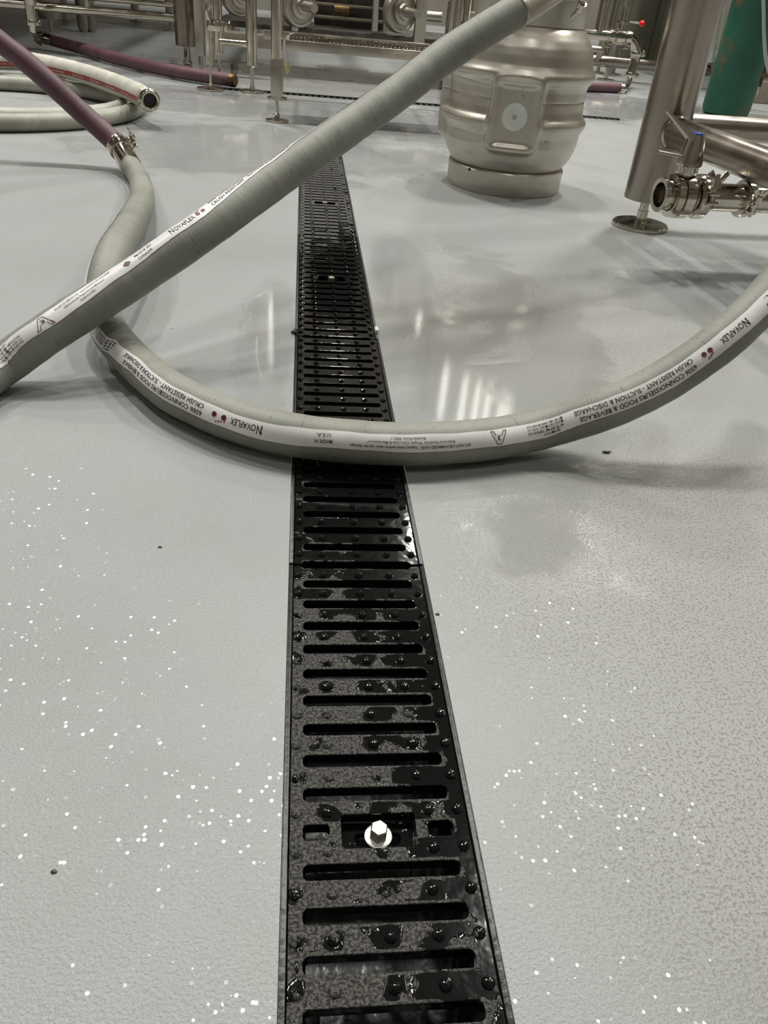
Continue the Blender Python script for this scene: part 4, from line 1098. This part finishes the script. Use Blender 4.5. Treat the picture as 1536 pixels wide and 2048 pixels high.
# small cup foot and legs further back
c = G(104, 66); e = thing('support_leg', (c.x, c.y, 0), 'small cup-topped steel stem just above the purple floor hose at the upper left', 'leg')
z1 = AT(100, 38, c.y).z
MB().lathe([(0, .10), (.02, .10), (.03, .03), (z1, .03), (z1, .13), (z1+.12, .16), (1.25, .16)], (c.x, c.y, 0), n=28).build('stem', 'satin', e)
for u in (168, 184):
    c = G(u, 64); e = thing('support_leg', (c.x, c.y, 0), ('left' if u < 175 else 'right')+' one of the two short legs under the long thick pipe', 'leg')
    MB().lathe([(0, .05), (.05, .075), (1.25, .075)], (c.x, c.y, 0), n=20).build('pipe_leg', 'satin', e)
# big tanks above and behind
vessel(-140, 140, 14.5, 1.25, 'large steel tank behind the pipes at the upper left', r=1.2, zhi=2.0)
vessel(300, 420, 15.6, 1.35, 'large steel tank behind the thick leg', r=1.2, zhi=2.0)
vessel(1000, 1130, 17.5, 1.20, 'large steel tank far behind the keg', r=1.2, zhi=2.0)
# vertical light tubes on a rack high behind the keg: their bright lengths mirror in the wet floor
rk = thing('light_rack', (1.8, 13.1, 0), 'steel rack high behind the keg carrying the vertical light tubes', 'rack')
MB().box((1.8, 13.05, 9.7), (6.0, .06, .1)).build('rack_beam', 'beige', rk)
for x_ in (-1.1, 4.7): MB().box((x_, 13.05, 12.9), (.08, .06, 6.3)).build('rack_hanger', 'beige', rk)
tubem, nt_, b_ = newmat('lit_tube'); b_.inputs['Emission Color'].default_value = (1, .96, .84, 1); b_.inputs['Emission Strength'].default_value = 7.0
MAT['lit_tube'] = tubem
for q_, (x_, zl_, zh_) in enumerate(((-.45, 3.7, 4.9), (2.12, 2.95, 4.1), (2.72, 4.8, 5.9), (3.12, 5.0, 7.6), (3.38, 5.1, 7.6), (3.60, 5.2, 7.6), (3.88, 5.35, 7.6), (4.02, 5.45, 7.6))):
    e = thing('light_tube', (x_, 12.95, zl_), ('leftmost', 'second from left', 'third from left', 'fourth from left', 'fourth from right', 'third from right', 'second from right', 'rightmost')[q_]+' vertical light tube on the rack high behind the keg', 'light', 'vertical light tubes')
    MB().cyl((x_, 12.95, zl_), (x_, 12.95, zh_), .026, n=12).build('lit_tube', 'lit_tube', e)
    MB().cyl((x_, 12.95, zh_), (x_, 12.95, 9.7), .012, n=8).build('tube_holder', 'beige', e)

for q_, (xa_, xb_, ya_) in enumerate(((-13, -.9, 9.7), (.15, 1.45, 9.7), (5.5, 13, 10.6))):  # decks added out of view to keep the far floor in shade
    e = thing('shade_deck', ((xa_+xb_)/2, 15, 2.7), ('wide', 'narrow middle', 'right-hand')[q_]+' added deck, out of view, shading the floor under the background pipework', 'deck')
    MB().box(((xa_+xb_)/2, (ya_+20)/2, 2.72), (xb_-xa_, 20-ya_, .14), bev=.01).build('shade_plate', 'dark_steel', e)
    for x_ in (xa_+.1, xb_-.1):
        for y_ in (ya_+.1, 19.9): MB().box((x_, y_, 9.4), (.06, .06, 13.2)).build('hanger', 'beige', e)
# ------------------------------------------------------------------ small bits on the floor
p = G(1213, 903, .004); mb = MB(); mb.sphere(p, .011, (1.2, .45, .25), 12, 8)
tag(mb.build('floor_debris', 'leaf'), 'tiny dark wet scrap on the floor just below the grey hose at the right', 'scrap')
p = G(590, 663, .008); mb = MB()
for k in range(7): mb.sphere(p+Vector((random.uniform(-.010, .010), random.uniform(-.010, .010), random.uniform(-.003, .004))), random.uniform(.004, .008), u=8, v=6)
tag(mb.build('floor_debris', 'black'), 'tiny black crumb stuck to the left edge of the drain', 'scrap')
p = G(753, 660, .006); tag(MB().box(p, (.012, .035, .014), bev=.002).build('sealant_chip', 'plastic'), 'small pale chip on the right edge of the drain', 'chip')
for i_, (u, v) in enumerate(((320, 1094), (108, 1743), (875, 1228))):
    p = G(u, v, .001); mb = MB(); mb.sphere(p, .0035, (1.3, .9, .5), 8, 6)
    tag(mb.build('floor_debris', 'leaf'), ['dark speck on the bare floor left of the near part of the drain', 'dark speck on the floor near the lower left', 'dark speck right beside the drain edge below the grey hose'][i_], 'speck')
